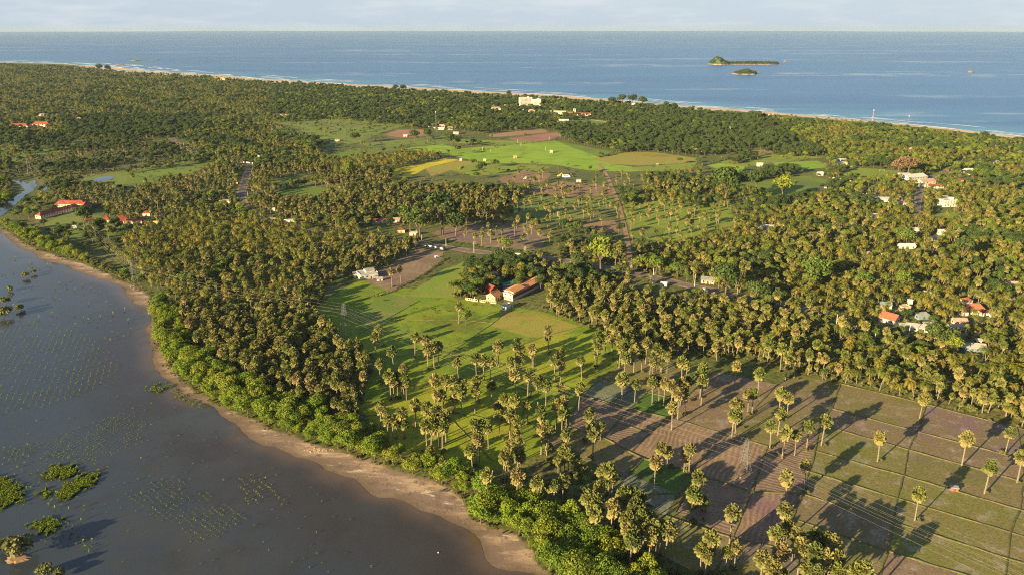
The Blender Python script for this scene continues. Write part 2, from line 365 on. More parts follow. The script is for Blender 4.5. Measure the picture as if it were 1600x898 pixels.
def build_ground():
    ys = np.concatenate([[-250, -120, -20, 60], np.geomspace(110, 6500, 330), [9000, 15000, 38500]])
    t = np.concatenate([[-2.2, -1.6, -1.2], np.linspace(-.85, .85, 330), [1.2, 1.6, 2.2]])
    X = np.clip(t[None, :] * (np.maximum(ys, 0)[:, None] + 130), -15000, 15000)
    Y = np.repeat(ys[:, None], len(t), 1); W = np.column_stack([X.ravel(), Y.ravel()]); n = len(t)
    near = (W[:, 1] < 1300)
    sandw = np.zeros(len(W)); wet = np.zeros(len(W))
    ins = inside(W[near], sand_poly); d = np.minimum(dist_line(W[near], sand_poly, True), 30)
    sandw[near] = np.clip(.5 + np.where(ins, d, -d) / 10.0, 0, 1)
    inl = inside(W[near], lag_poly); sandw[near] = np.where(inl, 1, sandw[near])
    ds = dist_line(W[near], shore); wet[near] = np.where(inl, 1, np.clip(1 - ds / 9.0, 0, 1))
    F = [(i * n + j, i * n + j + 1, (i + 1) * n + j + 1, (i + 1) * n + j) for i in range(len(ys) - 1) for j in range(n - 1)]
    Z = np.zeros(len(W))
    g = link("ground", mesh("ground", np.column_stack([W, Z]), F, mat_ground(), attrs={'sand': sandw, 'wet': wet}))
    tag(g, "flat grassy ground with bare soil and sand along the lagoon", "ground", kind='structure')
    # lagoon
    gx, gy = np.meshgrid(np.arange(-700, 300, 9.0), np.arange(-40, 700, 9.0)); gp = np.column_stack([gx.ravel(), gy.ravel()])
    gp = gp[inside(gp, lag_poly)]; gp = gp[dist_line(gp, lag_poly, True) > 4] + rng.uniform(-1, 1, (1, 2))
    off = []
    for k in (2.5, 5.5):
        tn = np.gradient(shore, axis=0); nn = np.column_stack([tn[:, 1], -tn[:, 0]]); nn /= np.linalg.norm(nn, axis=1)[:, None]
        off.append(shore + nn * k); off.append(shore - nn * k)
    off = np.vstack(off); off = off[inside(off, lag_poly)]; off = off[dist_line(off, shore) > 1.5]
    lg = cdt_sheet("lagoon_water", np.vstack([shore, lag_poly[len(shore):]]), .05, mat_lagoon(), np.vstack([gp, off]),
                   {'depth': lambda W: dist_line(W, shore)})
    tag(lg, "shallow dark lagoon water with brown edges", "lagoon", kind='structure')
    # sea
    R = 38000.0; a = np.linspace(math.radians(62), math.radians(-62), 40)
    arc = np.column_stack([R * np.sin(a), R * np.cos(a)])
    c2 = resample(coast[::1], 120.0, 0); c2 = c2[::1]
    offs = []
    tn = np.gradient(c2, axis=0); nn = np.column_stack([-tn[:, 1], tn[:, 0]]); nn /= np.linalg.norm(nn, axis=1)[:, None]
    for k in (90, 260, 600): offs.append(c2[::2] + nn[::2] * k)
    spoly = np.vstack([c2, arc])
    offs = np.vstack(offs); offs = offs[inside(offs, spoly)]; offs = offs[dist_line(offs, c2) > 60]
    s = cdt_sheet("sea_water", spoly, .05, mat_sea(), offs, {'shallow': lambda W: np.exp(-dist_line(W, c2) / 170.0)})
    tag(s, "blue open sea reaching the horizon with pale streaks", "sea", kind='structure')
    # beach and surf
    bm, nt, b = new_mat("beach_sand"); nt.links.new(mixc(nt, ramp(nt, wnoise(nt, .03, 4), .4, .6), (.46, .39, .31), (.36, .29, .22)), b.inputs['Base Color'])
    ci, bi = resample(coast, 30.0), None
    tn = np.gradient(ci, axis=0); nn = np.column_stack([tn[:, 1], -tn[:, 0]]); nn /= np.linalg.norm(nn, axis=1)[:, None]
    bw = setback(ci) * (.92 + .08 * np.sin(np.arange(len(ci)) * .31))
    bi = ci + nn * bw[:, None]
    V = [(p[0], p[1], .09) for p in ci - nn * 3] + [(p[0], p[1], .09) for p in bi]; k = len(ci)
    o = link("beach", mesh("beach", V, [(i, i + k, i + k + 1, i + 1) for i in range(k - 1)], bm))
    tag(o, "long strip of pale sand along the open coast", "beach", kind='structure')
    fm = mat_plain("sea_foam", (.82, .84, .85), .06, .2)
    mb = MB()
    for row in range(4):
        i = int(rng.integers(0, 6))
        while i < k - 8:
            ln = int(rng.integers(3, 9)); seg = range(i, min(k - 1, i + ln)); base = 3 + row * 16 + rng.uniform(-5, 5)
            fs = max(.8, ci[i][1] / 1300)
            pts = [(ci[j] - nn[j] * (base * fs + 4 * math.sin(j * .9 + row)), fs * (.7 + .3 * math.sin(j * 1.7)) * (6.5 if row == 0 else 4.5) * math.sin(math.pi * (q + .6) / (ln + .6))) for q, j in enumerate(seg)]
            if len(pts) > 2:
                V = [(p[0], p[1], .12 + row * .004) for p, w in pts] + [(*(p - nn[j] * max(.4, w)), .12 + row * .004) for (p, w), j in zip(pts, seg)]
                m_ = len(pts); mb.add(V, [(q, q + 1, m_ + q + 1, m_ + q) for q in range(m_ - 1)])
            i += ln + int(rng.integers(0, 3 + 3 * row))
    tag(mb.build("surf", fm), "broken white surf lines along the beach", "surf", kind='stuff')
build_ground()
cm = mat_creek()
for nm, pts, lab in (("pond", [(144, 281), (152, 278), (164, 276.6), (176, 276), (177.5, 279), (171, 282), (165, 284), (151, 284.5)], "small pond reflecting the sky on open grass"),
                     ("creek", [(20, 282), (35, 283), (43, 288), (49, 283), (55, 282), (58, 291), (52, 299), (40, 305), (33, 313), (14, 330), (-12, 346), (-25, 338), (10, 318), (24, 308), (40, 298), (33, 290)], "narrow creek winding between mangroves"),
                     ("creek", [(64, 290), (75, 286.5), (78, 289), (72, 297), (69, 299)], "second small pool of the creek beside bare mud")):
    tag(cdt_sheet(nm, resample(PP(pts), 6, .8, True), .16, cm), lab, "water", kind='structure')

# ------------------------------------------------------------------ roads and fields
ROADS = []
def road(name, pts, width, mat, label, shoulder=1.6, z=.19, smooth_it=2):
    l = smooth(PP(pts), smooth_it); ROADS.append((l, width / 2 + shoulder + 1.5))
    tn = np.gradient(l, axis=0); nn = np.column_stack([-tn[:, 1], tn[:, 0]]); nn /= np.linalg.norm(nn, axis=1)[:, None]
    def strip(nm, w0, zz, m, jit=0):
        e = 1 + jit * rng.normal(0, 1, (len(l), 1)); e2 = 1 + jit * rng.normal(0, 1, (len(l), 1))
        a, b = l + nn * w0 * e, l - nn * w0 * e2; k = len(l)
        V = [(*p, zz) for p in a] + [(*p, zz) for p in b]
        return link(nm, mesh(nm, V, [(i + k, i + k + 1, i + 1, i) for i in range(k - 1)], m))
    if shoulder: tag(strip("road_shoulder", width / 2 + shoulder, z - .02, M['earth'], .12), "bare earth verge of the " + label, "verge", kind='structure')
    return tag(strip(name, width / 2, z, mat), label, "road", kind='structure')
road("road", [(268, 216), (274, 223), (292, 234), (312, 242.5), (342, 248.5), (372, 253), (385, 256), (391, 261), (389, 270), (382, 286), (376, 304), (379, 319), (390, 331), (450, 352), (540, 371), (640, 376), (700, 387.5), (760, 396), (840, 402), (900, 410), (985, 426), (1060, 443), (1130, 458), (1210, 473), (1260, 483), (1300, 492)], 8.0, M['asphalt'], "grey asphalt road crossing the palm groves", 2.6)
road("village_road", [(1500, 258), (1480, 266), (1455, 279), (1444, 288), (1438, 300), (1433, 318), (1431, 345)], 6.0, M['asphalt'], "village road between coconut palms", 1.8)
road("dirt_track", [(985, 420), (982, 385), (978, 365), (972, 340), (967, 318), (958, 298), (948, 272), (935, 255)], 5.0, M['earth'], "straight brown dirt track between fields", 0)
road("dirt_track", [(110, 281), (150, 273), (200, 267), (250, 257), (300, 246), (325, 246)], 6.0, M["earth"], "pale dirt track running past the pond", 0, .185)
road("dirt_track", [(848, 177), (880, 183), (920, 187), (965, 193)], 9.0, mat_plain("pale_track", (.42, .34, .24), .2, .1), "pale sandy lane by the beach buildings", 0)
road("lane", [(1300, 493), (1340, 512), (1380, 532), (1430, 528), (1500, 520), (1600, 530)], 3.6, M['earth'], "narrow earth lane through the village palms", 0)
road("dirt_track", [(265, 530), (275, 505), (300, 495), (320, 486)], 3.0, M['earth'], "curving footpath through the coconut grove", 0)

GREEN = dict(
    paddy=mat_field("paddy", (.14, .215, .010), (.20, .25, .014), (.10, .125, .02), scale=.03),
    paddy2=mat_field("paddy2", (.23, .285, .012), (.29, .30, .02), (.16, .21, .018), scale=.03),
    bright=mat_field("bright", (.20, .34, .018), (.26, .37, .025), (.16, .25, .03), scale=.008, stripe=.25, ang=1.2, sp=.05),
    olive=mat_field("olive", (.16, .21, .035), (.13, .19, .028), (.22, .19, .065), scale=.015),
    pasture=mat_field("pasture", (.20, .26, .03), (.17, .235, .025), (.24, .22, .05), scale=.02),
    yellow=mat_field("yellow", (.55, .44, .02), (.46, .41, .025), (.32, .33, .03), scale=.012),
    ochre=mat_field("ochre", (.30, .235, .05), (.26, .25, .045), (.20, .22, .035), scale=.02),
    soil=mat_field("soil", (.30, .18, .11), (.26, .16, .095), (.21, .15, .08), scale=.02, stripe=.3, ang=.6),
    redsoil=mat_field("redsoil", (.34, .18, .115), (.30, .155, .10), (.27, .19, .11), scale=.012),
    plough=mat_field("plough", (.29, .19, .125), (.24, .16, .105), (.33, .24, .17), stripe=.75, ang=.5, rings=True, sp=.13, scale=.025),
    plough2=mat_field("plough2", (.25, .17, .115), (.21, .145, .10), (.28, .21, .15), stripe=.65, ang=2.0, rings=True, sp=.14, scale=.03),
    wetgrey=mat_field("wetgrey", (.17, .18, .115), (.14, .16, .085), (.24, .24, .19), scale=.04),
    fallow=mat_field("fallow", (.20, .15, .075), (.155, .145, .04), (.25, .20, .13), scale=.03, stripe=0),
    fallow2=mat_field("fallow2", (.16, .16, .035), (.19, .155, .06), (.26, .225, .16), scale=.028, stripe=0),
    fallow3=mat_field("fallow3", (.215, .145, .095), (.18, .135, .07), (.30, .245, .19), scale=.028, stripe=0),
    grassland=mat_field("grassland", (.14, .21, .025), (.115, .18, .022), (.19, .18, .045), scale=.014),
    rows=mat_field("rows", (.14, .20, .03), (.17, .22, .03), (.20, .17, .05), stripe=.9, ang=.25, sp=.22, scale=.02),
    darkgreen=mat_field("darkgreen", (.055, .13, .02), (.075, .15, .02), (.10, .12, .03), scale=.04))
FIELDS = []   # (world polygon, clear of trees?)
_fz = [0]
def field(pts, mat, label, clear=True, name="field", jit=1.2):
    w = PP(pts); FIELDS.append((w, clear)); _fz[0] += 1
    d = np.linalg.norm(w.mean(0)); q = resample(w, max(6, d / 60), jit * min(1.0, d / 900 + .2), True)
    return tag(cdt_sheet(name, q, .03 + _fz[0] * .0012, GREEN[mat]), label, "field", kind='structure')
# wide grounds first
field([(490, 482), (560, 437), (640, 452), (730, 468), (800, 478), (860, 490), (940, 515), (985, 560), (905, 640), (860, 700), (790, 735), (690, 720), (600, 690), (560, 640), (590, 560), (540, 530)], 'paddy', "large bright green rice paddy among palms")
field([(575, 640), (640, 600), (720, 590), (800, 620), (820, 690), (770, 720), (680, 712), (610, 690)], 'paddy2', "yellow green paddy between palm clumps")
field([(760, 560), (850, 525), (930, 520), (960, 560), (905, 610), (830, 610)], 'paddy2', "yellow green paddy beside the palm grove edge")
field([(765, 508), (792, 485), (850, 492), (908, 510), (870, 525), (828, 527)], 'ochre', "orange tinged paddy below the tiled compound", jit=.5)
field([(548, 492), (602, 458), (650, 468), (612, 500), (575, 515)], 'olive', "dull olive patch of the big paddy")
field([(636, 462), (694, 420), (730, 408), (722, 440), (706, 466)], 'pasture', "triangular grass paddock beside the ploughed yard")
field([(572, 440), (592, 424), (655, 388), (694, 392), (690, 408), (632, 448), (612, 456)], 'plough2', "ploughed brown yard behind the white house", jit=.5)
field([(676, 364), (715, 348), (830, 350), (862, 372), (840, 392), (760, 386), (690, 373)], 'fallow3', "fallow brown ground with palms above the road", False)
# right hand bund fields
h = [[(1313, 599), (1448, 631), (1589, 668), (1720, 700)], [(1299, 638), (1434, 674), (1600, 718), (1730, 752)], [(1281, 663), (1419, 702), (1600, 753), (1740, 792)],
     [(1274, 704), (1412, 743), (1593, 796), (1745, 840)], [(1264, 736), (1402, 778), (1579, 831), (1745, 880)], [(1253, 771), (1396, 815), (1575, 872), (1745, 925)], [(1237, 810), (1388, 860), (1570, 917), (1745, 970)], [(1215, 855), (1372, 905), (1560, 965), (1745, 1020)], [(1180, 920), (1350, 975), (1550, 1040), (1745, 1100)]]
fm_ = [['fallow', 'fallow3', 'fallow'], ['fallow3', 'fallow3', 'fallow'], ['fallow2', 'fallow', 'fallow3'], ['fallow2', 'fallow2', 'fallow2'], ['fallow', 'fallow2', 'fallow2'], ['fallow3', 'fallow2', 'fallow'], ['fallow', 'fallow3', 'fallow2'], ['fallow2', 'fallow', 'fallow']]
ordn = ["first", "second", "third", "fourth", "fifth", "sixth", "seventh", "eighth"]
for r in range(8):
    for c in range(3):
        field([h[r][c], h[r][c + 1], h[r + 1][c + 1], h[r + 1][c]], fm_[r][c], f"{ordn[r]} strip from the palm edge, {ordn[c]} field across, thin grass on mud", jit=.3)
for pts, mt, lab in [
    ([(934, 590), (991, 607), (956, 628), (912, 615)], 'wetgrey', "grey wet field next to the green paddy"),
    ([(991, 607), (1012, 612), (984, 637), (956, 628)], 'wetgrey', "narrow greyish green wet field"),
    ([(1012, 612), (1066, 626), (1047, 652), (984, 637)], 'darkgreen', "small vivid green seedbed among brown fields"),
    ([(952, 580), (1000, 560), (1115, 580), (1066, 626), (991, 607), (934, 590)], 'fallow2', "thinly grassed field below the grove"),
    ([(908, 617), (984, 638), (942, 683), (886, 665)], 'plough2', "ploughed brown field at the paddy corner"),
    ([(984, 638), (1047, 652), (1016, 676), (968, 661)], 'plough', "small ploughed field in two tones of brown"),
    ([(968, 661), (1016, 676), (988, 704), (942, 683)], 'plough2', "ploughed field with long palm shadows"),
    ([(1047, 652), (1154, 683), (1080, 732), (1048, 729), (988, 704), (1016, 676)], 'plough', "largest ploughed field with curved furrows"),
    ([(1154, 683), (1200, 697), (1175, 768), (1104, 745), (1080, 732)], 'plough', "ploughed field under the lattice pylon"),
    ([(1066, 626), (1115, 580), (1215, 600), (1150, 668), (1154, 683), (1047, 652)], 'fallow3', "brown field crossed by palm shadows"),
    ([(1215, 600), (1250, 585), (1313, 599), (1299, 638), (1281, 663), (1200, 697), (1154, 683), (1150, 668)], 'fallow', "dark grassy field at the clump of tall palms"),
    ([(1200, 697), (1281, 663), (1264, 736), (1253, 771), (1175, 768)], 'plough2', "ploughed strip left of the grassy bund"),
    ([(1104, 745), (1175, 768), (1145, 840), (1055, 800), (1080, 760)], 'plough2', "ploughed field below the pylon"),
    ([(1175, 768), (1253, 771), (1237, 810), (1215, 855), (1145, 840)], 'plough', "ploughed field beside the tall lone palm"),
    ([(1005, 716), (1048, 729), (1080, 734), (1060, 770), (992, 742)], 'darkgreen', "dark green plot among ploughed fields"),
    ([(975, 738), (1060, 770), (1040, 805), (950, 775)], 'wetgrey', "grey green stubble field in palm shade"),
    ([(886, 665), (942, 683), (1005, 716), (975, 738), (880, 710), (850, 690)], 'fallow', "shaded field with palm clumps"),
    ([(1040, 805), (1145, 840), (1215, 855), (1180, 920), (1080, 890), (1000, 850)], 'fallow2', "grassy field by the lower palms")]:
    field(pts, mt, lab, jit=.3)
# middle distance
for pts, mt, lab, clr in [
    ([(628, 232), (690, 226), (723, 232), (792, 227), (838, 222), (866, 220), (935, 245), (959, 257), (1020, 266), (985, 269), (915, 266), (862, 257), (798, 255), (757, 257), (740, 252), (704, 243), (655, 236)], 'bright', "vivid green rice field in the middle distance", True),
    ([(866, 220), (900, 226), (960, 238), (935, 246)], 'grassland', "dull green field edge beside the dark wood", True),
    ([(606, 279), (620, 264), (699, 247), (716, 250), (664, 264), (643, 276)], 'yellow', "yellow ripening field", True),
    ([(664, 264), (716, 250), (744, 254), (704, 266), (675, 276)], 'ochre', "ochre stubble field beside the yellow field", True),
    ([(704, 266), (744, 254), (800, 257), (862, 259), (850, 268), (790, 272), (740, 276)], 'pasture', "pale green pasture with a few trees", False),
    ([(600, 211), (620, 203), (662, 203), (666, 212), (629, 216)], 'redsoil', "red bare soil plot beside the mast", True),
    ([(757, 212), (800, 206), (850, 202), (858, 207), (800, 213), (772, 215)], 'redsoil', "pale red soil strip", True),
    ([(795, 217), (870, 207), (884, 211), (850, 221), (810, 222)], 'redsoil', "pinkish ploughed plot above the green field", True),
    ([(924, 250), (973, 239), (1020, 238), (1087, 247), (1089, 252), (1061, 256), (1000, 259), (960, 257)], 'ochre', "tan stubble field beside the green rice", True),
    ([(985, 262), (1061, 256), (1089, 254), (1080, 265), (1020, 270)], 'pasture', "light green pasture below the stubble", False),
    ([(1104, 259), (1130, 254), (1163, 261), (1155, 269), (1130, 267)], 'bright', "small vivid green plot", True),
    ([(1125, 253), (1180, 244), (1215, 240), (1290, 246), (1240, 252), (1165, 261)], 'pasture', "mixed pasture with hedges", False),
    ([(1206, 254), (1280, 252), (1292, 262), (1241, 267), (1215, 262)], 'bright', "bright green field by the white houses", True),
    ([(1307, 276), (1339, 262), (1406, 267), (1412, 273), (1397, 279), (1341, 279)], 'pasture', "flat grass playing field beside the white barn", True),
    ([(1120, 292), (1200, 282), (1260, 275), (1300, 282), (1270, 308), (1200, 306)], 'grassland', "shaded green meadow behind the tree line", True),
    ([(975, 320), (1050, 300), (1140, 320), (1150, 350), (1060, 380), (985, 372)], 'pasture', "open green palm pasture", False),
    ([(986, 360), (1000, 352), (1042, 358), (1038, 370), (990, 374)], 'rows', "crop rows in a small green garden plot", True),
    ([(822, 302), (873, 283), (911, 287), (952, 292), (960, 304), (905, 310)], 'soil', "bare brown soil with scattered palms", False),
    ([(789, 332), (822, 304), (905, 312), (962, 306), (965, 330), (900, 342), (830, 350)], 'olive', "olive rough ground with scattered palms", False),
    ([(778, 280), (815, 268), (862, 272), (850, 286), (790, 287)], 'soil', "brown soil patch beside the white truck", False),
    ([(905, 350), (960, 345), (968, 362), (915, 366)], 'soil', "brown plot beside the dirt track", False),
    ([(413, 212), (455, 206), (458, 213), (420, 217)], 'redsoil', "small red soil plot behind trees", True),
    ([(498, 244), (560, 232), (625, 232), (590, 242), (520, 254)], 'grassland', "dull green field beside the coconut plantation", True),
    ([(560, 225), (690, 213), (760, 222), (640, 228), (590, 233)], 'olive', "olive pasture strip below the red soil", False),
    ([(760, 219), (880, 222), (790, 227), (700, 224)], 'pasture', "light pasture strip beside the hedge", True),
    ([(0, 262), (0, 226), (60, 218), (130, 222), (150, 232), (60, 246)], 'olive', "dry olive grass with bushes", False),
    ([(200, 268), (300, 247), (345, 252), (310, 268), (240, 285), (150, 292)], 'grassland', "open grass by the pond", False),
    ([(118, 298), (132, 274), (200, 268), (196, 286), (184, 298)], 'olive', "trampled grass around the pond", True),
    ([(410, 190), (520, 180), (640, 196), (600, 206), (560, 224), (490, 232), (420, 215)], 'olive', "open dry scrubland", False),
    ([(875, 190), (930, 188), (965, 194), (930, 199), (890, 197)], 'grassland', "green clearing behind the beach buildings", True),
    ([(1449, 336), (1487, 332), (1523, 339), (1512, 347), (1454, 347)], 'pasture', "grass clearing in the coconut village", True),
    ([(1428, 472), (1442, 460), (1468, 463), (1462, 474), (1440, 476)], 'ochre', "orange brown garden behind the white wall", True),
    ([(1160, 238), (1200, 233), (1215, 240), (1180, 244)], 'soil', "brown fallow plot at the wood edge", True),
    ([(1100, 226), (1165, 215), (1190, 222), (1150, 236)], 'olive', "tan grass plot beside the wood", False),
    ([(420, 285), (470, 272), (510, 278), (470, 292), (430, 296)], 'grassland', "green glade among palms", True),
    ([(430, 300), (490, 292), (540, 300), (500, 316), (440, 318)], 'grassland', "grass glade behind the coconut grove", True),
    ([(70, 350), (110, 330), (160, 338), (200, 352), (170, 372), (110, 378)], 'olive', "rough grass around the red roofed school", False)]:
    field(pts, mt, lab, clr)
# bunds: low earth ridges between the fields
def ridge(name, pts, label, w=.9, hgt=.35, mat=None, cat="bund"):
    l = resample(PP(pts), 5, .15); mb = MB(); k = len(l)
    tn = np.gradient(l, axis=0); nn = np.column_stack([-tn[:, 1], tn[:, 0]]); nn /= np.linalg.norm(nn, axis=1)[:, None]
    V = []
    for p, n_ in zip(l, nn):
        ww = w * rng.uniform(.75, 1.3); hh = hgt * rng.uniform(.7, 1.3)
        V += [(*(p + n_ * ww), .02), (*(p + n_ * ww * .4), hh), (*(p - n_ * ww * .4), hh), (*(p - n_ * ww), .02)]
    mb.add(V, [(4 * i + a, 4 * i + a + 1, 4 * i + a + 5, 4 * i + a + 4) for i in range(k - 1) for a in range(3)])
    return tag(mb.build(name, mat or M['bund']), label, cat, kind='structure')
for r in range(9): ridge("field_bund", h[r], f"{ordn[min(r, 7)]} cross bund of the grassy fields" if r < 8 else "last cross bund of the grassy fields", .55, .36)
for c in range(3): ridge("field_bund", [h[r][c] for r in range(9)], f"{ordn[c]} long bund running away from the camera", .75 if c == 0 else .55, .34)
for i, l in enumerate([[(908, 617), (984, 638), (1048, 653), (1154, 683), (1200, 697)], [(886, 665), (942, 683), (1005, 716), (1048, 729), (1080, 732), (1104, 745), (1175, 768), (1253, 771)], [(968, 661), (1016, 676)], [(984, 638), (942, 683)],
                       [(1115, 580), (1066, 626), (1016, 676), (988, 704)], [(1215, 600), (1154, 665), (1080, 732), (1055, 775)], [(1281, 663), (1200, 697), (1175, 768), (1145, 840), (1120, 890)], [(934, 590), (991, 607), (1066, 626)], [(991, 607), (956, 628)], [(1012, 612), (984, 637)],
                       [(952, 580), (908, 617), (886, 665), (850, 690)], [(1040, 805), (1145, 840), (1215, 855)], [(950, 775), (1060, 770)], [(1055, 800), (1080, 760)], [(1005, 716), (950, 775)],
                       [(505, 492), (600, 455)], [(560, 522), (655, 470)], [(612, 500), (730, 500), (770, 505)], [(690, 560), (770, 505), (800, 480)], [(640, 545), (760, 560), (850, 525), (908, 510)], [(760, 560), (905, 610)], [(700, 590), (690, 640), (770, 720)], [(830, 610), (800, 690)], [(600, 610), (700, 590), (830, 610)], [(570, 650), (690, 640), (820, 665)]]):
    ridge("field_bund", l, f"low earth bund between fields, line {i + 1} of the paddies", .42 if i > 14 else .6, .26 if i > 14 else .36)

# ------------------------------------------------------------------ plants: meshes
def palmyra_crown(seed, nl=44, R=3.0):
    r = np.random.default_rng(seed); mb = MB()
    for i in range(nl):
        u = (i + .5) / nl; el = math.radians(86 - 150 * u + r.normal(0, 7)); az = i * 2.39996 + r.normal(0, .25)
        dead = .95 if u > .90 else (r.uniform(.15, .6) if u > .76 else max(0, r.normal(.03, .1)))
        d = Vector((math.cos(az) * math.cos(el), math.sin(az) * math.cos(el), math.sin(el)))
        s = d.cross(Vector((0, 0, 1))); s = s.normalized() if s.length > .05 else Vector((1, 0, 0)); s = (s + Vector(r.normal(0, .25, 3))).normalized()
        n = s.cross(d).normalized(); pet = R * r.uniform(.42, .58) * (1.15 if u > .6 else 1); fr = R * r.uniform(.45, .58)
        c = d * pet
        mb.add([s * .05, s * -.05, c - s * .04, c + s * .04], [(0, 1, 2, 3)], 0, dead)
        k = 8; V = [c]
        for q in range(k + 1):
            a = math.radians(-118 + 236 * q / k); rr = fr * (1 - .22 * abs(a) / 2.06) * (1.0 if q % 2 else .86)
            V.append(c + (d * math.cos(a) + s * math.sin(a)) * rr + n * ((.10 if q % 2 else -.10) * fr) - Vector((0, 0, .12 * rr)) + n * (abs(math.sin(a)) * .16 * rr))
        mb.add(V, [(0, q + 1, q + 2) for q in range(k)], 0, dead)
    return mb
def coconut_crown(seed, nf=19, Lf=4.6):
    r = np.random.default_rng(seed); mb = MB()
    for i in range(nf):
        u = (i + .5) / nf; el = math.radians(78 - 105 * u + r.normal(0, 6)); az = i * 2.39996 + r.normal(0, .2)
        dead = r.uniform(.5, .95) if u > .93 else (r.uniform(.15, .5) if u > .75 else max(0, r.normal(.06, .1)))
        h_ = Vector((math.cos(az), math.sin(az), 0)); Lr = Lf * r.uniform(.85, 1.08); side = Vector((-math.sin(az), math.cos(az), 0))
        pts = []; p = Vector((0, 0, 0)); e = el; ns = 9
        for q in range(ns + 1):
            pts.append(p.copy()); p = p + (h_ * math.cos(e) + Vector((0, 0, math.sin(e)))) * (Lr / ns); e -= math.radians(9 + 6 * q / ns + max(0, el) * 3)
        for q in range(ns):
            t = (q + .5) / ns; w = Lr * .25 * (math.sin(math.pi * (t * .82 + .12)) ** .7)
            a, b = pts[q], pts[q + 1]; fw = (b - a)
            for sg in (1, -1):
                for hf in (0, .5):
                    o = a + fw * hf; tip = o + fw * .9 + side * sg * w * (.88 + .2 * r.random()) - Vector((0, 0, w * r.uniform(.25, .6)))
                    mb.add([o, o + fw * .48, tip], [(0, 1, 2) if sg > 0 else (0, 2, 1)], 0, dead)
        mb.add([pts[0] + side * .1, pts[0] - side * .1, pts[ns // 2] - side * .05, pts[ns // 2] + side * .05], [(0, 1, 2, 3)], 0, min(1, dead + .35))
    for k in range(6):
        a = r.uniform(0, 6.28); c = Vector((math.cos(a) * .35, math.sin(a) * .35, -.35 - r.uniform(0, .2)))
        mb.bar(c + Vector((0, 0, -.15)), c + Vector((0, 0, .15)), .13, .09, 5)
        for q in range(7): mb.T[-1 - q] = .8
    return mb
def leaf_mass(seed, n, rx, rz, zc, leaf, lobes, flat=0.75, tone_sd=.18):
    """Crown of many small leaf faces set over and inside uneven lobes."""
    r = np.random.default_rng(seed); mb = MB(); L = []
    for i in range(lobes):
        a = i * 2.39996 + r.normal(0, .4); q = math.sqrt((i + .4) / lobes) * .68
        rr = r.uniform(.30, .50) * (1.15 if q < .3 else .95)
        L.append((Vector((math.cos(a) * q * rx, math.sin(a) * q * rx, zc + rz * (r.uniform(-.25, .42) + .38 * (1 - q)))), rr * rx * r.uniform(.8, 1.15), r.uniform(0, .35)))
    wts = np.array([l[1] ** 2 for l in L]); wts /= wts.sum()
    for _ in range(n):
        c, rad, lt = L[int(r.choice(len(L), p=wts))]
        d = Vector(r.normal(0, 1, 3)); d.z = d.z * .9 + .25; d.normalize()
        p = c + Vector((d.x, d.y, d.z * flat)) * rad * (1 - .45 * r.random() ** 2.2)
        nrm = (d + Vector(r.normal(0, .55, 3))).normalized()
        u = nrm.cross(Vector(r.normal(0, 1, 3))).normalized(); w = nrm.cross(u); s = leaf * r.uniform(.65, 1.35)
        t = float(np.clip(lt * .6 + r.normal(.06, tone_sd), 0, .9))
        mb.add([p - u * s, p - w * s * .62 + nrm * s * .12, p + u * s * .95, p + w * s * .62 - nrm * s * .1], [(0, 1, 2, 3)], 0, t)
    return mb, L
def trunk_palm(seed, hgt, r0, r1, lean, n=6):
    r = np.random.default_rng(seed); a = r.uniform(0, 6.28); pts = []; rad = []
    for i in range(6):
        t = i / 5; k = lean * (t * t if lean > .6 else t)
        pts.append((math.cos(a) * k - math.cos(a) * lean, math.sin(a) * k - math.sin(a) * lean, t * hgt)); rad.append(r0 + (r1 - r0) * t + (.12 * r0 if i == 0 else 0))
    off = pts[0]; pts = [(p[0] - off[0], p[1] - off[1], p[2]) for p in pts]
    mb = MB(); mb.tube(pts, rad, n); return mb, Vector(pts[-1])
def trunk_broad(seed, zc, rx, r0, L):
    r = np.random.default_rng(seed); mb = MB(); top = Vector((r.normal(0, .3), r.normal(0, .3), zc * .55))
    mb.tube([(0, 0, -.2), (top.x * .4, top.y * .4, zc * .28), tuple(top)], [r0 * 1.25, r0 * .95, r0 * .8], 7)
    for c, rad, _ in L[:6]:
        m = top.lerp(c, .5) + Vector((0, 0, -.06 * rx)); mb.tube([tuple(top), tuple(m), tuple(c)], [r0 * .55, r0 * .38, r0 * .12], 4)
    return mb
MODELS = bpy.data.collections.new("tree_models")    # meshes for the joined masses; never linked to the scene
KIND = {}
def add_kind(kind, variants, leafmat, barkmat):
    parts, models = [], []
    sub = bpy.data.collections.new("models_" + kind)
    for i, (cr, tr, off) in enumerate(variants):
        cr.V = [tuple(Vector(v) + off) for v in cr.V]
        cm_ = cr.me(kind + "_crown", leafmat, True); tm = tr.me(kind + "_trunk", barkmat) if tr else None
        parts.append((cm_, tm))
        j = MB(); j.add(cr.V, cr.F, 0); j.T = list(cr.T)
        if tr: j.add(tr.V, tr.F, 1, 0.0)
        o = bpy.data.objects.new(f"{kind}_model", j.me(kind + "_model", [leafmat, barkmat], True)); sub.objects.link(o); o.name = f"{kind}_{i:02d}_model"
        models.append(o)
    KIND[kind] = (parts, sub)
def crown_z(*a): return palmyra_crown(*a).stretch(1.16)
PALM_H = [9.5, 11.5, 8.0, 10.5, 13.0, 12.0, 13.0, 12.0, 14.5, 13.5]
def mk_palmyra():
    v = []
    for i in range(10):
        hgt = PALM_H[i]; t, top = trunk_palm(20 + i, hgt, .34, .24, [.2, .5, .9, .3, .6, 1.4, .3, .8, .5, 1.1][i]); v.append((crown_z(10 + i, [54, 60, 46, 56, 40, 62, 56, 48, 60, 52][i], [3.1, 3.5, 2.7, 3.3, 2.9, 3.5, 3.2, 3.0, 3.4, 3.1][i]), t, top + Vector((0, 0, .2))))
    add_kind('palmyra', v, M['palmyra'], M['trunk'])
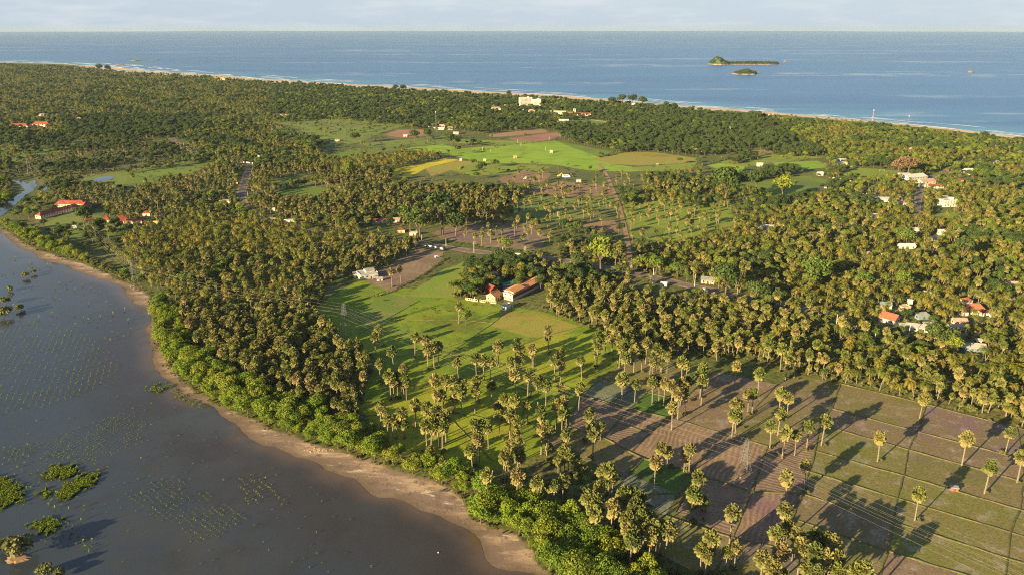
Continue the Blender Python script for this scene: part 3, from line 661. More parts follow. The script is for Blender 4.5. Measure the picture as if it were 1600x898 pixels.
def mk_coconut():
    v = []
    for i in range(6):
        hgt = [8.0, 9.5, 7.0, 10.5, 11.5, 8.8][i]; t, top = trunk_palm(40 + i, hgt, .24, .15, [1.2, 3.0, .8, 4.2, 2.0, 2.6][i]); v.append((coconut_crown(30 + i, [19, 21, 17, 20, 22, 18][i], [4.6, 4.8, 4.4, 4.9, 4.5, 4.7][i]), t, top + Vector((0, 0, .1))))
    add_kind('coconut', v, M['coconut'], M['trunk'])
def mk_leafy(kind, specs, mat):
    v = []
    for i, (n, rx, rz, zc, leaf, lobes, r0) in enumerate(specs):
        c, L = leaf_mass(60 + i + len(kind) * 7, n, rx, rz, zc, leaf, lobes); v.append((c, trunk_broad(70 + i, zc, rx, r0, L), Vector((0, 0, 0))))
    add_kind(kind, v, M[mat], M['bark'])
mk_palmyra(); mk_coconut()
BRO = [(1500, 6.2, 4.2, 7.6, .50, 13, .38), (1300, 5.4, 4.6, 7.8, .46, 10, .33), (1700, 7.2, 4.0, 7.0, .54, 16, .45), (1200, 4.8, 5.0, 7.4, .46, 9, .30), (1600, 6.6, 4.6, 8.2, .50, 14, .4)]
mk_leafy('broad', BRO, 'broad')
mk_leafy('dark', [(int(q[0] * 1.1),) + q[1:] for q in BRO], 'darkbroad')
mk_leafy('mangrove', [(1800, 3.3, 3.0, 3.0, .23, 16, .16), (1500, 2.9, 2.4, 2.4, .22, 13, .14), (2000, 3.7, 3.2, 3.3, .24, 18, .18), (1400, 2.6, 3.4, 3.1, .22, 12, .14), (1700, 3.2, 2.7, 2.6, .23, 14, .16)], 'mangrove')
mk_leafy('scrub', [(420, 2.0, 1.5, 1.4, .30, 7, .09), (360, 1.7, 1.3, 1.2, .28, 6, .08), (460, 2.3, 1.6, 1.5, .32, 8, .1)], 'scrub')
mk_leafy('dry', [(1500, 6.5, 4.2, 7.2, .5, 13, .4)], 'dryleaf')
def mk_sapling():
    v = []
    for i in range(3):
        r = np.random.default_rng(90 + i); mb = MB()
        for k in range(9):
            a = r.uniform(0, 6.28); e = r.uniform(.3, 1.3); d = Vector((math.cos(a) * math.cos(e), math.sin(a) * math.cos(e), math.sin(e))); s = d.cross(Vector((0, 0, 1))).normalized() * .10
            b = Vector((0, 0, r.uniform(.15, .6))); mb.add([b, b + d * .35 + s, b + d * .62, b + d * .35 - s], [(0, 1, 2, 3)], 0, float(r.uniform(0, .5)))
        mb.bar((0, 0, -.1), (0, 0, .75), .03, .015, 3); v.append((mb, None, Vector((0, 0, 0))))
    add_kind('sapling', v, M['mangrove'], M['bark'])
mk_sapling()

# ------------------------------------------------------------------ buildings: specs first (their plots stay clear of trees)
# x, y: pixel of the ground under it; length, width, wall height in metres; yaw of the long axis (deg from +X)
B = []
def bld(x, y, l, w, yaw, hh, roof, wc, rc, label, near=0, rh=None, cat="house", name="house"): B.append((x, y, l, w, yaw, hh, roof, wc, rc, label, near, rh, cat, name))
# red roofed school by the lagoon: three wings round a court
bld(92, 334, 52, 8, 70, 4.0, 'hip', 'cream', 'red_tile', "long red roofed school wing nearest the lagoon", 2, 2.6, "school", "school_wing")
bld(112, 322.5, 34, 9, 4, 4.0, 'hip', 'cream', 'red_tile', "red roofed school wing at the rear of the court", 2, 3.0, "school", "school_wing")
bld(133, 329, 46, 9, 112, 4.2, 'hip', 'white', 'red_tile', "red roofed school wing with white end wall", 2, 3.0, "school", "school_wing")
bld(139, 347, 12, 8, 40, 3.5, 'hip', 'tan', 'red_tile', "small red roofed hut half hidden by a dark tree", 1)
bld(167, 346.5, 8.5, 8, 20, 3.5, 'hip', 'cream', 'red_tile', "square hut with pyramid red roof between dark trees", 1, 3.6)
bld(192, 348, 17, 13, 30, 3.5, 'hip', 'white', 'red_tile', "large steep red hipped roof beside the school hall", 1, 4.5)
bld(208, 349, 26, 7, 8, 3.3, 'hip', 'white', 'red_tile', "long low red roofed hall among coconut crowns", 1)
bld(230, 337, 10, 8, 10, 3.6, 'hip', 'cream', 'red_tile', "red hipped cottage behind the low hall", 1)
bld(224, 347, 12, 8, 15, 3.4, 'hip', 'cream', 'red_tile', "cream walled cottage with red hipped roof", 1)
bld(249, 337, 11, 7, 10, 3.0, 'hip', 'cream', 'red_tile', "red roof showing through palms at the grove edge", 1)
bld(242, 352, 9, 6, 15, 3.2, 'flat', 'yellow', 'cream', "small pale yellow house under the palms", 1)
# hospital-like complex far back
bld(31, 200, 50, 14, 3, 5, 'hip', 'white', 'red_tile', "far long red roofed building at the forest edge", 0, 4)
bld(66, 198, 45, 15, 5, 5.5, 'hip', 'white', 'red_tile', "far red hipped roof with white eaves", 0, 5)
bld(15, 203, 14, 9, 0, 4, 'hip', 'tan', 'red_tile', "little red roof at the end of the far complex", 0)
bld(27, 208.5, 16, 9, 5, 4.5, 'flat', 'white', 'greywhite', "far white flat block below the red roofs", 0)
bld(45, 206.5, 12, 8, 0, 4.0, 'gable', 'white', 'greywhite', "far white shed with bright roof", 0)
bld(125, 192, 12, 9, 10, 10, 'hip', 'white', 'pink', "tall white tower house before the dark trees", 0)
bld(106, 194, 15, 8, 5, 5, 'flat', 'white', 'greywhite', "pale flat house beside the tower house", 0)
bld(66, 182, 16, 8, 0, 4.5, 'gable', 'white', 'greywhite', "white roof alone at the top of the clearing", 0)
bld(179, 192, 22, 9, 5, 5, 'gable', 'tan', 'grey', "grey roof in the dark tree band", 0)
# white house by the paddy
bld(574, 433, 15, 11, 28, 4.2, 'flat', 'white', 'greywhite', "modern white flat roofed house at the paddy edge", 3)
bld(557, 433, 5, 4, 15, 3.0, 'mono', 'white', 'greywhite', "little white shed beside the modern house", 2)
bld(593.5, 438.5, 4.5, 2.2, 20, 1.8, 'mono', 'cream', 'greywhite', "small cream tank house by the garden hedge", 1, name="shed", cat="shed")
# walled compound
bld(820, 455, 48, 9, 56, 5.4, 'gable', 'cream', 'orange_tile', "long two storey building with orange tiled roof and maroon side", 3, 1.1)
bld(792, 482, 9, 5, 56, 2.6, 'flat', 'white', 'greywhite', "low white flat roofed porch block at the tiled gable end", 2, name="annex", cat="annex")
bld(772, 467, 10, 8, 60, 4.2, 'gable', 'yellow', 'orange_tile', "yellow walled cottage with orange gable roof", 2, 2.4)
bld(767, 457, 12, 8, 128, 4.4, 'gable', 'maroon', 'brown_tile', "dark maroon roofed cottage behind the yellow one", 1, 2.4)
bld(791, 449, 12, 8, 35, 3.2, 'gable', 'blue', 'green_sheet', "dark green sheet roof in the compound court", 0, 1.6)
bld(769, 434, 12, 6, 30, 3.0, 'mono', 'cream', 'pink', "pale sheet roofed shed among dark trees", 1)
bld(776.5, 440, 6, 4, 60, 2.8, 'gable', 'white', 'white', "tiny blue white roofed shed in the compound", 0)
# roadside
bld(1106, 441.5, 11, 6, -14, 3.2, 'mono', 'tan', 'grey', "open grey roofed roadside shop", 2, name="shop", cat="shop")
bld(1037, 447.5, 5.2, 1.4, -20, 3.0, 'flat', 'white', 'white', "plain white boxy kiosk on the road verge", 1, name="kiosk", cat="kiosk")
bld(594, 348.5, 22, 8, 12, 3.2, 'gable', 'white', 'brown_tile', "long house with red brown roof behind palms", 1)
bld(618, 347, 12, 7, 10, 3.2, 'gable', 'white', 'pink', "white house with dull roof next to the long one", 1)
bld(626.5, 363, 10, 7, 10, 3.4, 'hip', 'yellow', 'brown_tile', "yellow walled house by the road bend", 1)
bld(646, 367.5, 8, 4, 8, 2.8, 'flat', 'white', 'red_tile', "small white roadside stand with red stripe roof", 1, name="stand", cat="stand")
bld(455, 347, 8, 4, 5, 2.6, 'gable', 'white', 'greywhite', "small white roof at the grove track", 0)
bld(402, 236, 18, 7, -8, 3.2, 'gable', 'white', 'greywhite', "white sheet roof near the road fork", 0)
bld(407, 245, 10, 6, 0, 3.2, 'gable', 'white', 'greywhite', "small white house under fork trees", 0)
bld(427, 329.5, 9, 6, -10, 3, 'gable', 'cream', 'greywhite', "cream shed at the coconut grove edge", 0)
bld(352, 317.5, 16, 6, 8, 3, 'mono', 'white', 'grey', "long pale shed by the poles", 0)
bld(314, 242, 10, 7, 15, 3.5, 'flat', 'cream', 'cream', "cream building on the road bend", 0)
# village
bld(1389, 502, 11, 9, -50, 3.6, 'gable', 'white', 'rust_tile', "white gabled house with orange tiled roof", 3, 3.2)
bld(1412.5, 485, 6.5, 5, 15, 3.4, 'flat', 'tan', 'tan', "unfinished tan block house", 2)
bld(1421, 476.5, 2.8, 2.8, 0, 4.6, 'flat', 'white', 'white', "white cube water tank tower", 1, name="water_tank", cat="tank")
bld(1508, 477, 6.5, 5.5, 10, 5.2, 'hip', 'white', 'rust_tile', "narrow two storey house with small red roof", 2)
bld(1523, 488, 14, 9, -20, 3.6, 'hip', 'white', 'rust_tile', "big rust red roofed house in the village", 2, 3.4)
bld(1538, 492, 9, 6, -25, 3.2, 'gable', 'cream', 'brown_tile', "small red roof beside the rust roofed house", 1)
bld(1547, 495.5, 7.5, 4.5, 30, 3.0, 'gable', 'white', 'greywhite', "bright white shed at the rust roofed house", 1)
bld(1505, 491, 7, 5, -10, 3.0, 'gable', 'white', 'brown_tile', "white walled shed with brown roof in shade", 1)
bld(1436, 515, 17, 6.5, -18, 3.0, 'gable', 'white', 'grey', "long grey sheet roof with white ridge", 2, 1.6)
bld(1452, 512.5, 10, 5.5, 0, 3.0, 'mono', 'cream', 'greywhite', "white mono pitch roof by the long grey one", 1)
bld(1440, 497, 11, 6, 10, 3.0, 'mono', 'blue', 'grey', "blue walled hut with grey roof", 1)
bld(1498, 505, 12, 6.5, -5, 3.0, 'gable', 'tan', 'pink', "low tan hut with worn roof", 1)
bld(1493, 514, 15, 6, 5, 3.0, 'gable', 'tan', 'grey', "long grey hut in tree shade", 0)
bld(1516, 546, 16, 7, -12, 3.2, 'gable', 'blue', 'grey', "grey roofed hut with turquoise gable", 2, 1.8)
bld(1527, 536, 5, 4, 0, 3.0, 'gable', 'cream', 'greywhite', "tiny cream hut above the turquoise one", 0)
bld(1574, 449, 18, 9, -6, 3.2, 'gable', 'tan', 'pink', "wide pinkish roof at the village rim", 1, 2)
bld(1577, 474, 9, 6, 0, 3.2, 'gable', 'white', 'pink', "white hut with dull roof below the wide pink roof", 0)
bld(1383, 480, 10, 7, -10, 3.0, 'gable', 'cream', 'blue', "blue grey roofed hut in the palms", 1)
bld(1412, 513, 8, 3, 0, 2.8, 'mono', 'white', 'greywhite', "small white lean to by the orange gable", 0)
bld(1426, 282, 34, 17, 22, 6, 'gable', 'white', 'white', "large white roofed barn at the playing field", 1, 3, "barn", "barn")
bld(1413, 275.5, 20, 7, -4, 3.2, 'mono', 'white', 'white', "low white shed joined to the barn", 0)
bld(1446, 287, 22, 12, 15, 4.2, 'gable', 'tan', 'pink', "tan roofed hall at the village street end", 1, 2.4, "hall", "hall")
bld(1441, 292, 10, 6, 10, 3.2, 'mono', 'white', 'grey', "grey shop front below the hall", 0)
bld(1480, 322, 18, 11, 10, 7.5, 'flat', 'white', 'greywhite', "white two storey house with roof terrace", 3)
bld(1474, 316, 10, 6, -8, 6.5, 'mono', 'white', 'grey', "grey mono pitch wing of the white two storey house", 0)
bld(1497, 285, 14, 9, 10, 4, 'hip', 'tan', 'brown_tile', "red roof deep in the trees", 0)
bld(1461, 294, 24, 9, -10, 3.4, 'gable', 'white', 'brown_tile', "long red brown roof beside the street", 0)
bld(1516, 269, 22, 8, -3, 3.8, 'gable', 'white', 'white', "long bright white shed beyond the street", 1, 1.5)
bld(1502, 269.5, 9, 6, 0, 3.0, 'flat', 'white', 'white', "short white wing of the bright shed", 0)
bld(1508, 273.5, 18, 1.0, -3, 1.8, 'flat', 'cream', 'cream', "cream yard wall below the bright shed", 0, name="garden_wall", cat="wall")
bld(1412, 313, 13, 9, 20, 3.4, 'gable', 'tan', 'green_sheet', "dark green roof beside the street", 0)
bld(1407, 320.5, 13, 9, 10, 3.4, 'hip', 'white', 'pink', "pinkish roof shop by the street", 1)
bld(1428, 363, 11, 7, -20, 3.4, 'gable', 'white', 'greywhite', "white house behind the bright green tree", 1)
bld(1470, 367, 8, 6, 0, 4.2, 'flat', 'white', 'greywhite', "small white block house with dark door", 1)
bld(1285, 300, 11, 9, -30, 3.8, 'gable', 'tan', 'tan', "tan hut at the meadow edge", 1, 2.6)
bld(1322, 308, 21, 8, -8, 3.2, 'mono', 'tan', 'pink', "long dull roof in palms", 0)
bld(1349, 302.5, 19, 8, 8, 3.2, 'gable', 'tan', 'pink', "worn pinkish roof near the barn palms", 0)
bld(1356, 310.5, 12, 7, -12, 3.4, 'gable', 'white', 'greywhite', "pale roofed hut first of the white trio", 0)
bld(1366.5, 312.5, 10, 7, 0, 3.6, 'gable', 'white', 'white', "bright white hut middle of the trio", 1)
bld(1381, 315.5, 13, 8, -4, 4.2, 'gable', 'white', 'greywhite', "white gabled hut at the end of the trio", 1)
bld(1313, 253.5, 20, 9, -8, 4, 'gable', 'white', 'greywhite', "white shed by the bright green field", 0)
bld(1316, 257.5, 18, 5, 0, 3.2, 'mono', 'white', 'white', "low white roof under the field shed", 0)
bld(1281, 274.5, 9.8, 6.8, 10, 4, 'gable', 'white', 'white', "white house at the meadow corner", 1)
bld(1355, 249.5, 12, 8, 15, 4.2, 'gable', 'white', 'greywhite', "white roof alone in the woodland", 0)
bld(1418, 237, 16, 9, 20, 5, 'gable', 'tan', 'tan', "tan pitched roof in the far palms", 0)
bld(1546, 227.5, 12, 7, 0, 5, 'flat', 'white', 'white', "small white block near the far shore", 0)
bld(1556, 232, 24, 8, -12, 4, 'gable', 'tan', 'pink', "dull long roof near the far shore", 0)
bld(1554, 255.5, 14, 6, 0, 3.4, 'mono', 'white', 'grey', "thin grey roof in the coconut woodland", 0)
bld(1336, 335, 11, 4, -6, 2.8, 'mono', 'white', 'white', "short white roof first of the strip", 0)
bld(1362, 339.5, 21, 5, -6, 2.8, 'mono', 'white', 'white', "long white roof strip in the palms", 0)
bld(1304, 359.5, 17, 4, -10, 2.8, 'mono', 'cream', 'greywhite', "narrow cream roof between coconuts", 0)
bld(1270, 370, 12, 5, 10, 3, 'mono', 'cream', 'greywhite', "cream lean to in the grove", 0)
bld(1416, 388, 19, 8, 0, 3.0, 'gable', 'white', 'white', "white sheet roof in the palm clearing", 1, 1.6)
bld(1355, 401, 12, 7, -15, 3.2, 'gable', 'white', 'pink', "dull roof with white gable in shade", 1)
bld(1383, 401, 9, 5, 30, 3.0, 'gable', 'cream', 'pink', "little hut beside the lime green shrub", 0)
bld(1460, 376, 17, 6, 8, 3.0, 'mono', 'cream', 'greywhite', "pale curved roof shed in the village centre", 0)
bld(1195, 358, 22, 7, -12, 3.2, 'gable', 'white', 'greywhite', "long white roof at the palm pasture edge", 1)
bld(1220, 352, 9, 6, -20, 3.2, 'gable', 'tan', 'rust_tile', "orange roofed hut at the palm pasture", 0)
bld(1091, 237, 16, 9, 0, 3.6, 'hip', 'white', 'pink', "pinkish roofed house before the wood", 1)
bld(1187, 260, 10.5, 6.8, 5, 4.2, 'flat', 'white', 'greywhite', "white cube house by the vivid green plot", 1)
bld(1193, 214, 14, 8, 5, 4.2, 'flat', 'white', 'greywhite', "white house high in the wood edge", 0)
bld(1138, 203, 12, 8, 0, 4, 'gable', 'white', 'white', "white roof at the wood clearing", 0)
# beach hotel and neighbours
bld(821, 165.5, 34, 16, 8, 21, 'flat', 'white', 'greywhite', "tall white block of the beach hotel", 3, None, "hotel", "hotel_block")
bld(838, 165.5, 26, 18, -6, 17, 'flat', 'white', 'greywhite', "lower white balcony block of the beach hotel", 3, None, "hotel", "hotel_block")
bld(774, 172, 34, 14, 12, 5, 'hip', 'cream', 'pink', "cream walled villa among trees near the shore", 0)
bld(791, 168, 12, 9, -30, 5, 'gable', 'white', 'greywhite', "white gable beyond the cream villa", 0)
bld(814, 172.5, 18, 8, 0, 4, 'gable', 'white', 'greywhite', "low white roof below the hotel", 0)
bld(830.5, 176.5, 20, 12, 0, 6, 'hip', 'cream', 'pink', "pink roofed villa below the hotel", 0)
bld(841.5, 180.5, 12, 8, 15, 5, 'gable', 'white', 'greywhite', "bright white shed by the sandy lane", 0)
bld(856, 177, 22, 8, -4, 4.5, 'gable', 'white', 'greywhite', "long white bungalow by the beach lane", 0)
bld(874, 179, 40, 12, -6, 7, 'flat', 'cream', 'pink', "two storey cream guest house", 0)
bld(890, 180.5, 20, 9, -6, 7, 'flat', 'brick', 'brick', "red brick shell of an unfinished house", 0)
bld(897.5, 179, 8, 8, 0, 13, 'hip', 'white', 'greywhite', "slim white tower over the guest houses", 0)
bld(912, 181, 44, 11, -8, 5, 'gable', 'white', 'brown_tile', "long low guest house with reddish front", 0)
bld(880, 191.5, 30, 10, -4, 5, 'gable', 'white', 'white', "white roofed bungalow below the lane", 0)
bld(692, 200, 18, 10, -25, 5, 'gable', 'tan', 'pink', "house with weathered roof by the lattice mast", 0)
bld(689, 203, 16, 8, 0, 4, 'flat', 'white', 'greywhite', "white annex below the weathered roof", 0)
bld(704, 202.5, 14, 8, -10, 4, 'gable', 'white', 'pink', "third roof of the mast cluster", 0)
bld(713, 210, 14, 7, -15, 3.5, 'gable', 'tan', 'greywhite', "pale roof by the field hedge", 0)
bld(527, 221.5, 13.5, 5.2, -10, 3.2, 'mono', 'tan', 'pink', "tan long shed by the shaded grass", 0)
bld(634, 213.5, 10.5, 6.0, -6, 3.2, 'gable', 'white', 'pink', "pinkish roof at the red soil", 0)
bld(440, 182.5, 46, 10, 2, 4, 'hip', 'white', 'pink', "row of pale cottages at the scrub edge", 0)
bld(503, 181.5, 10, 7, 0, 4, 'gable', 'white', 'white', "white dot of a house on the scrub edge", 0)
bld(676, 159.5, 16, 9, 0, 4.5, 'gable', 'white', 'greywhite', "white roof lost in the far wood", 0)
bld(345, 126, 52, 20, -3, 8, 'hip', 'yellow', 'orange_tile', "orange shoreline hotel on the left coast", 0)
bld(990, 169, 10, 8, 0, 11, 'flat', 'white', 'white', "white water tower block in the dark wood", 0, name="water_tower", cat="tower")
bld(1205, 184, 16, 9, 10, 7, 'gable', 'tan', 'tan', "tan house at the beach palms", 0)
# field huts
bld(805, 247.5, 4.6, 3.1, 15, 4, 'gable', 'tan', 'orange_tile', "orange roofed hut standing in the vivid green field", 1, name="hut", cat="hut")
bld(861.5, 239, 4.6, 3.1, -10, 3.4, 'gable', 'tan', 'tan', "cream hut at the far side of the green field", 1, name="hut", cat="hut")
bld(757.5, 251.5, 3.6, 2.5, 0, 2.8, 'gable', 'cream', 'greywhite', "pale hut at the lower edge of the green field", 0, name="hut", cat="hut")
bld(720, 251.5, 3.6, 2.5, 8, 3.4, 'gable', 'cream', 'greywhite', "white hut at the tip of the coconut plantation", 0, name="hut", cat="hut")
bld(820, 279.5, 4.1, 2.5, 0, 3, 'gable', 'white', 'blue', "blue white hut on bare soil", 0, name="hut", cat="hut")
bld(1027, 258.5, 2.5, 2.0, 0, 2.6, 'gable', 'greywhite', 'greywhite', "tiny pale hut on the stubble field", 0, name="hut", cat="hut")
bld(873, 336.8, 3.1, 2.5, 10, 2.8, 'mono', 'cream', 'greywhite', "small white roof among scattered palms", 0, name="hut", cat="hut")
bld(904, 284.5, 5.6, 2.5, -5, 2.6, 'mono', 'cream', 'greywhite', "white sheet roof on the brown soil", 0, name="hut", cat="hut")
bld(1490.3, 765.5, 3.0, 2.1, -16, 1.8, 'flat', 'brick', 'grey', "little brick pump hut on a field bund", 2, name="pump_hut", cat="hut")

# ------------------------------------------------------------------ plants: where they grow
ZH = 8.0     # zone outlines are read off the crowns, so they are laid at crown height
ZONES = []
def zone(label, pts, mix, sp, keep=1.0, under=0.0, z=ZH): ZONES.append((label, PP(pts, z), mix, sp, keep, under))
FAR = [(-900, 80), (-500, 90), (-200, 96), (0, 100), (110, 104), (200, 109), (300, 118), (420, 127), (620, 138), (800, 148), (960, 158), (1060, 169), (1200, 180), (1340, 191), (1480, 204), (1600, 218), (1750, 238), (1950, 266), (2400, 336)]
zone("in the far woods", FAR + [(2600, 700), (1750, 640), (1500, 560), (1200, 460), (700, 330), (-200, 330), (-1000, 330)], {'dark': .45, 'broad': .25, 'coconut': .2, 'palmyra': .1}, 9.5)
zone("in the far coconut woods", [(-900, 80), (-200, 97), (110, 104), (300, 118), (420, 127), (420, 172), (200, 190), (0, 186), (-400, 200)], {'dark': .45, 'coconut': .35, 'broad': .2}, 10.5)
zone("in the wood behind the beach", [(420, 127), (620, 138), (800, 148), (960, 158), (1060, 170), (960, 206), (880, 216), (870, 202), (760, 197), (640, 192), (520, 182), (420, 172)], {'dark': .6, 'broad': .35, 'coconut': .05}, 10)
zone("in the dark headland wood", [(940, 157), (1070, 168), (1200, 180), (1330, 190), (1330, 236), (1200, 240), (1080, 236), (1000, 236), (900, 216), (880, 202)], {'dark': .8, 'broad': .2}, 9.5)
zone("in the wood along the coast road", [(1200, 179), (1340, 190), (1600, 217), (1900, 260), (1900, 340), (1600, 330), (1460, 276), (1400, 263), (1330, 256), (1300, 242)], {'dark': .3, 'broad': .25, 'coconut': .45}, 8.2)
zone("scattered over the open farmland", [(590, 200), (660, 196), (760, 203), (850, 200), (905, 222), (940, 248), (1090, 236), (1180, 236), (1290, 238), (1305, 262), (1240, 272), (1100, 274), (1000, 286), (800, 290), (720, 288), (600, 284), (610, 266), (690, 241), (650, 233), (590, 237), (500, 244), (495, 234), (560, 222)], {'scrub': .5, 'broad': .5}, 26, .8)
zone("in the dark belt before the far woods", [(90, 181), (300, 176), (335, 200), (250, 216), (110, 206)], {'dark': 1.0}, 8.5)  # dark leaf colour here also stands in for a soft cloud shadow
zone("on the bushy flats", [(-300, 216), (120, 212), (290, 210), (300, 240), (200, 262), (110, 276), (0, 276), (-300, 290)], {'palmyra': .2, 'scrub': .5, 'dark': .3}, 8.5, .85)
zone("in the palmyra thicket by the pond", [(80, 300), (130, 286), (200, 291), (330, 256), (372, 262), (366, 318), (300, 346), (230, 336), (150, 326), (85, 321)], {'palmyra': .62, 'scrub': .13, 'broad': .25}, 8, 1, .5)
zone("on the open scrubland", [(412, 188), (520, 182), (640, 196), (605, 204), (560, 224), (490, 236), (420, 215)], {'scrub': .6, 'broad': .4}, 23, .8)
zone("along the road fork", [(250, 206), (420, 191), (500, 216), (500, 236), (420, 256), (395, 262), (330, 246), (285, 232)], {'dark': .4, 'broad': .2, 'palmyra': .4}, 9)
zone("in the palm belt behind the road", [(390, 266), (480, 241), (505, 256), (610, 266), (610, 290), (720, 286), (800, 286), (828, 300), (800, 345), (745, 350), (690, 340), (560, 350), (430, 336), (395, 312)], {'palmyra': .68, 'dark': .2, 'broad': .12}, 7.2, 1, .3)
zone("in the coconut plantation beside the yellow field", [(505, 251), (590, 239), (650, 234), (688, 241), (640, 258), (610, 263), (560, 266), (520, 269)], {'coconut': 1}, 7.5)
zone("in the coconut grove by the school", [(150, 362), (215, 350), (290, 336), (430, 331), (560, 352), (640, 365), (640, 372), (560, 402), (500, 428), (480, 456), (380, 470), (300, 470), (240, 442), (205, 408), (165, 378)], {'coconut': .70, 'palmyra': .22, 'broad': .08}, 6.6, 1, .25)
zone("in the dense palmyra grove behind the mangroves", [(238, 458), (330, 470), (430, 468), (480, 448), (506, 450), (490, 482), (520, 512), (570, 540), (580, 565), (628, 580), (600, 612), (555, 636), (560, 664), (525, 668), (450, 640), (380, 612), (300, 574), (255, 520)], {'palmyra': .93, 'scrub': .07}, 5.5, 1, .8)
zone("in the palm grove left of the ploughed yard", [(480, 402), (560, 376), (640, 366), (655, 372), (640, 390), (585, 410), (556, 422), (500, 440)], {'palmyra': .9, 'broad': .1}, 7.2, 1, .4)
zone("around the walled compound", [(676, 418), (716, 400), (760, 398), (845, 398), (866, 428), (858, 446), (812, 446), (790, 450), (760, 456), (735, 464), (715, 456), (690, 444)], {'palmyra': .35, 'dark': .45, 'broad': .1, 'coconut': .1}, 5.5, 1, .8)
zone("along the verge of the main road", [(820, 398), (900, 378), (990, 384), (985, 422), (930, 450), (860, 442)], {'broad': .25, 'dark': .25, 'palmyra': .5}, 7.5, 1, .5)
zone("in the palm belt below the road", [(842, 448), (900, 434), (1000, 452), (1080, 462), (1210, 485), (1245, 510), (1200, 538), (1130, 545), (1040, 535), (960, 525), (900, 494), (850, 472)], {'palmyra': .78, 'coconut': .22}, 5.8, 1, .7)
zone("in the coconut belt below the road", [(1010, 462), (1100, 452), (1210, 476), (1290, 498), (1300, 556), (1250, 560), (1200, 530), (1100, 496)], {'coconut': .6, 'palmyra': .4}, 6.6, 1, .6)
zone("in the village coconut groves", [(990, 386), (1100, 356), (1200, 331), (1300, 296), (1420, 286), (1600, 300), (1950, 340), (1950, 700), (1600, 612), (1480, 586), (1330, 568), (1290, 500), (1210, 470), (1100, 438), (1000, 424)], {'coconut': .6, 'palmyra': .12, 'broad': .13, 'dark': .15}, 7.0, .95, .5)
zone("on the palm grove edge above the bund fields", [(1180, 522), (1280, 548), (1340, 556), (1480, 584), (1600, 612), (1950, 690), (1950, 760), (1600, 644), (1470, 612), (1340, 588), (1270, 572), (1180, 545)], {'coconut': .6, 'palmyra': .4}, 6.2, 1, .6)
zone("scattered over the brown soil", [(790, 318), (850, 276), (960, 284), (980, 330), (960, 370), (880, 345), (800, 350)], {'palmyra': .7, 'broad': .1, 'scrub': .2}, 15, .9)
zone("scattered on the fallow ground above the road", [(690, 358), (740, 338), (840, 340), (870, 360), (850, 380), (760, 378)], {'palmyra': 1}, 15, .8)
zone("scattered on the green palm pasture", [(980, 312), (1060, 300), (1140, 316), (1150, 350), (1060, 378), (985, 368)], {'palmyra': .75, 'coconut': .25}, 15, .9)
zone("in the dark palm belt behind the pasture", [(1000, 272), (1080, 263), (1130, 270), (1170, 284), (1130, 302), (1090, 318), (1020, 306), (985, 288)], {'coconut': .5, 'palmyra': .1, 'dark': .4}, 7.5)
zone("in the palm row along the green field", [(800, 264), (1000, 272), (1000, 290), (900, 290), (800, 284)], {'palmyra': .7, 'scrub': .3}, 17, .85)
zone("in the hedge trees of the far pastures", [(1135, 244), (1180, 238), (1190, 242), (1140, 252)], {'scrub': .4, 'dark': .6}, 8)
zone("in the tree line before the shaded meadow", [(1105, 280), (1170, 268), (1240, 258), (1246, 264), (1180, 276), (1120, 288)], {'dark': 1}, 7.5)
zone("scattered around the pond grass", [(150, 270), (330, 246), (345, 252), (300, 272), (190, 288)], {'scrub': .7, 'palmyra': .3}, 22, .8)
zone("on the rough grass by the school", [(60, 345), (110, 328), (160, 336), (205, 352), (190, 385), (110, 376)], {'scrub': .6, 'dark': .2, 'palmyra': .2}, 9, .8)
# shoreline mangroves (outlines on the ground)
zone("in the pale mangrove fringe by the school", [(-300, 205), (-120, 300), (0, 342), (40, 360), (110, 392), (152, 410), (190, 430), (224, 444), (226, 450), (190, 440), (152, 418), (112, 406), (62, 390), (32, 374), (0, 350), (-120, 308), (-300, 214)], {'mangrove': .55, 'scrub': .45}, 4.6, 1, 0, 0)
zone("in the mangroves round the creek", [(-300, 270), (0, 284), (20, 284), (44, 302), (30, 322), (0, 344), (-120, 300), (-300, 230)], {'scrub': .6, 'mangrove': .4}, 5.5, 1, 0, 0)
zone("in the bright mangrove wall of the lagoon", [(243, 476), (276, 484), (292, 524), (306, 548), (342, 574), (404, 608), (472, 632), (548, 664), (600, 684), (604, 724), (542, 704), (482, 689), (432, 671), (392, 650), (352, 637), (292, 599), (268, 577), (250, 542), (245, 520)], {'mangrove': .88, 'scrub': .12}, 3.9, 1, 0, 0)
zone("in the low mangroves by the sand", [(592, 706), (640, 716), (720, 738), (790, 772), (760, 790), (733, 792), (702, 760), (660, 745), (602, 725)], {'mangrove': .9, 'scrub': .1}, 4.6, .85, 0, 0)
zone("in the large mangrove clump at the sandy point", [(733, 790), (760, 772), (812, 776), (880, 806), (960, 850), (1020, 890), (1060, 930), (1180, 1060), (1180, 1200), (1030, 1058), (930, 958), (860, 896), (834, 866), (818, 841), (790, 826), (738, 815)], {'mangrove': 1}, 4.2, 1, 0, 0)
zone("in the palm grove beside the mangrove clump", [(845, 690), (960, 740), (1010, 770), (1020, 850), (960, 830), (880, 790), (850, 740)], {'palmyra': .0, 'scrub': 1}, 6.5, .5, 0, 0)
zone("in the low wood at the bottom of the fields", [(1020, 880), (1120, 880), (1200, 870), (1240, 880), (1330, 900), (1400, 950), (1300, 1100), (1180, 1060), (1060, 930)], {'palmyra': .55, 'scrub': .3, 'mangrove': .15}, 6.2, .9, .5, 4.0)

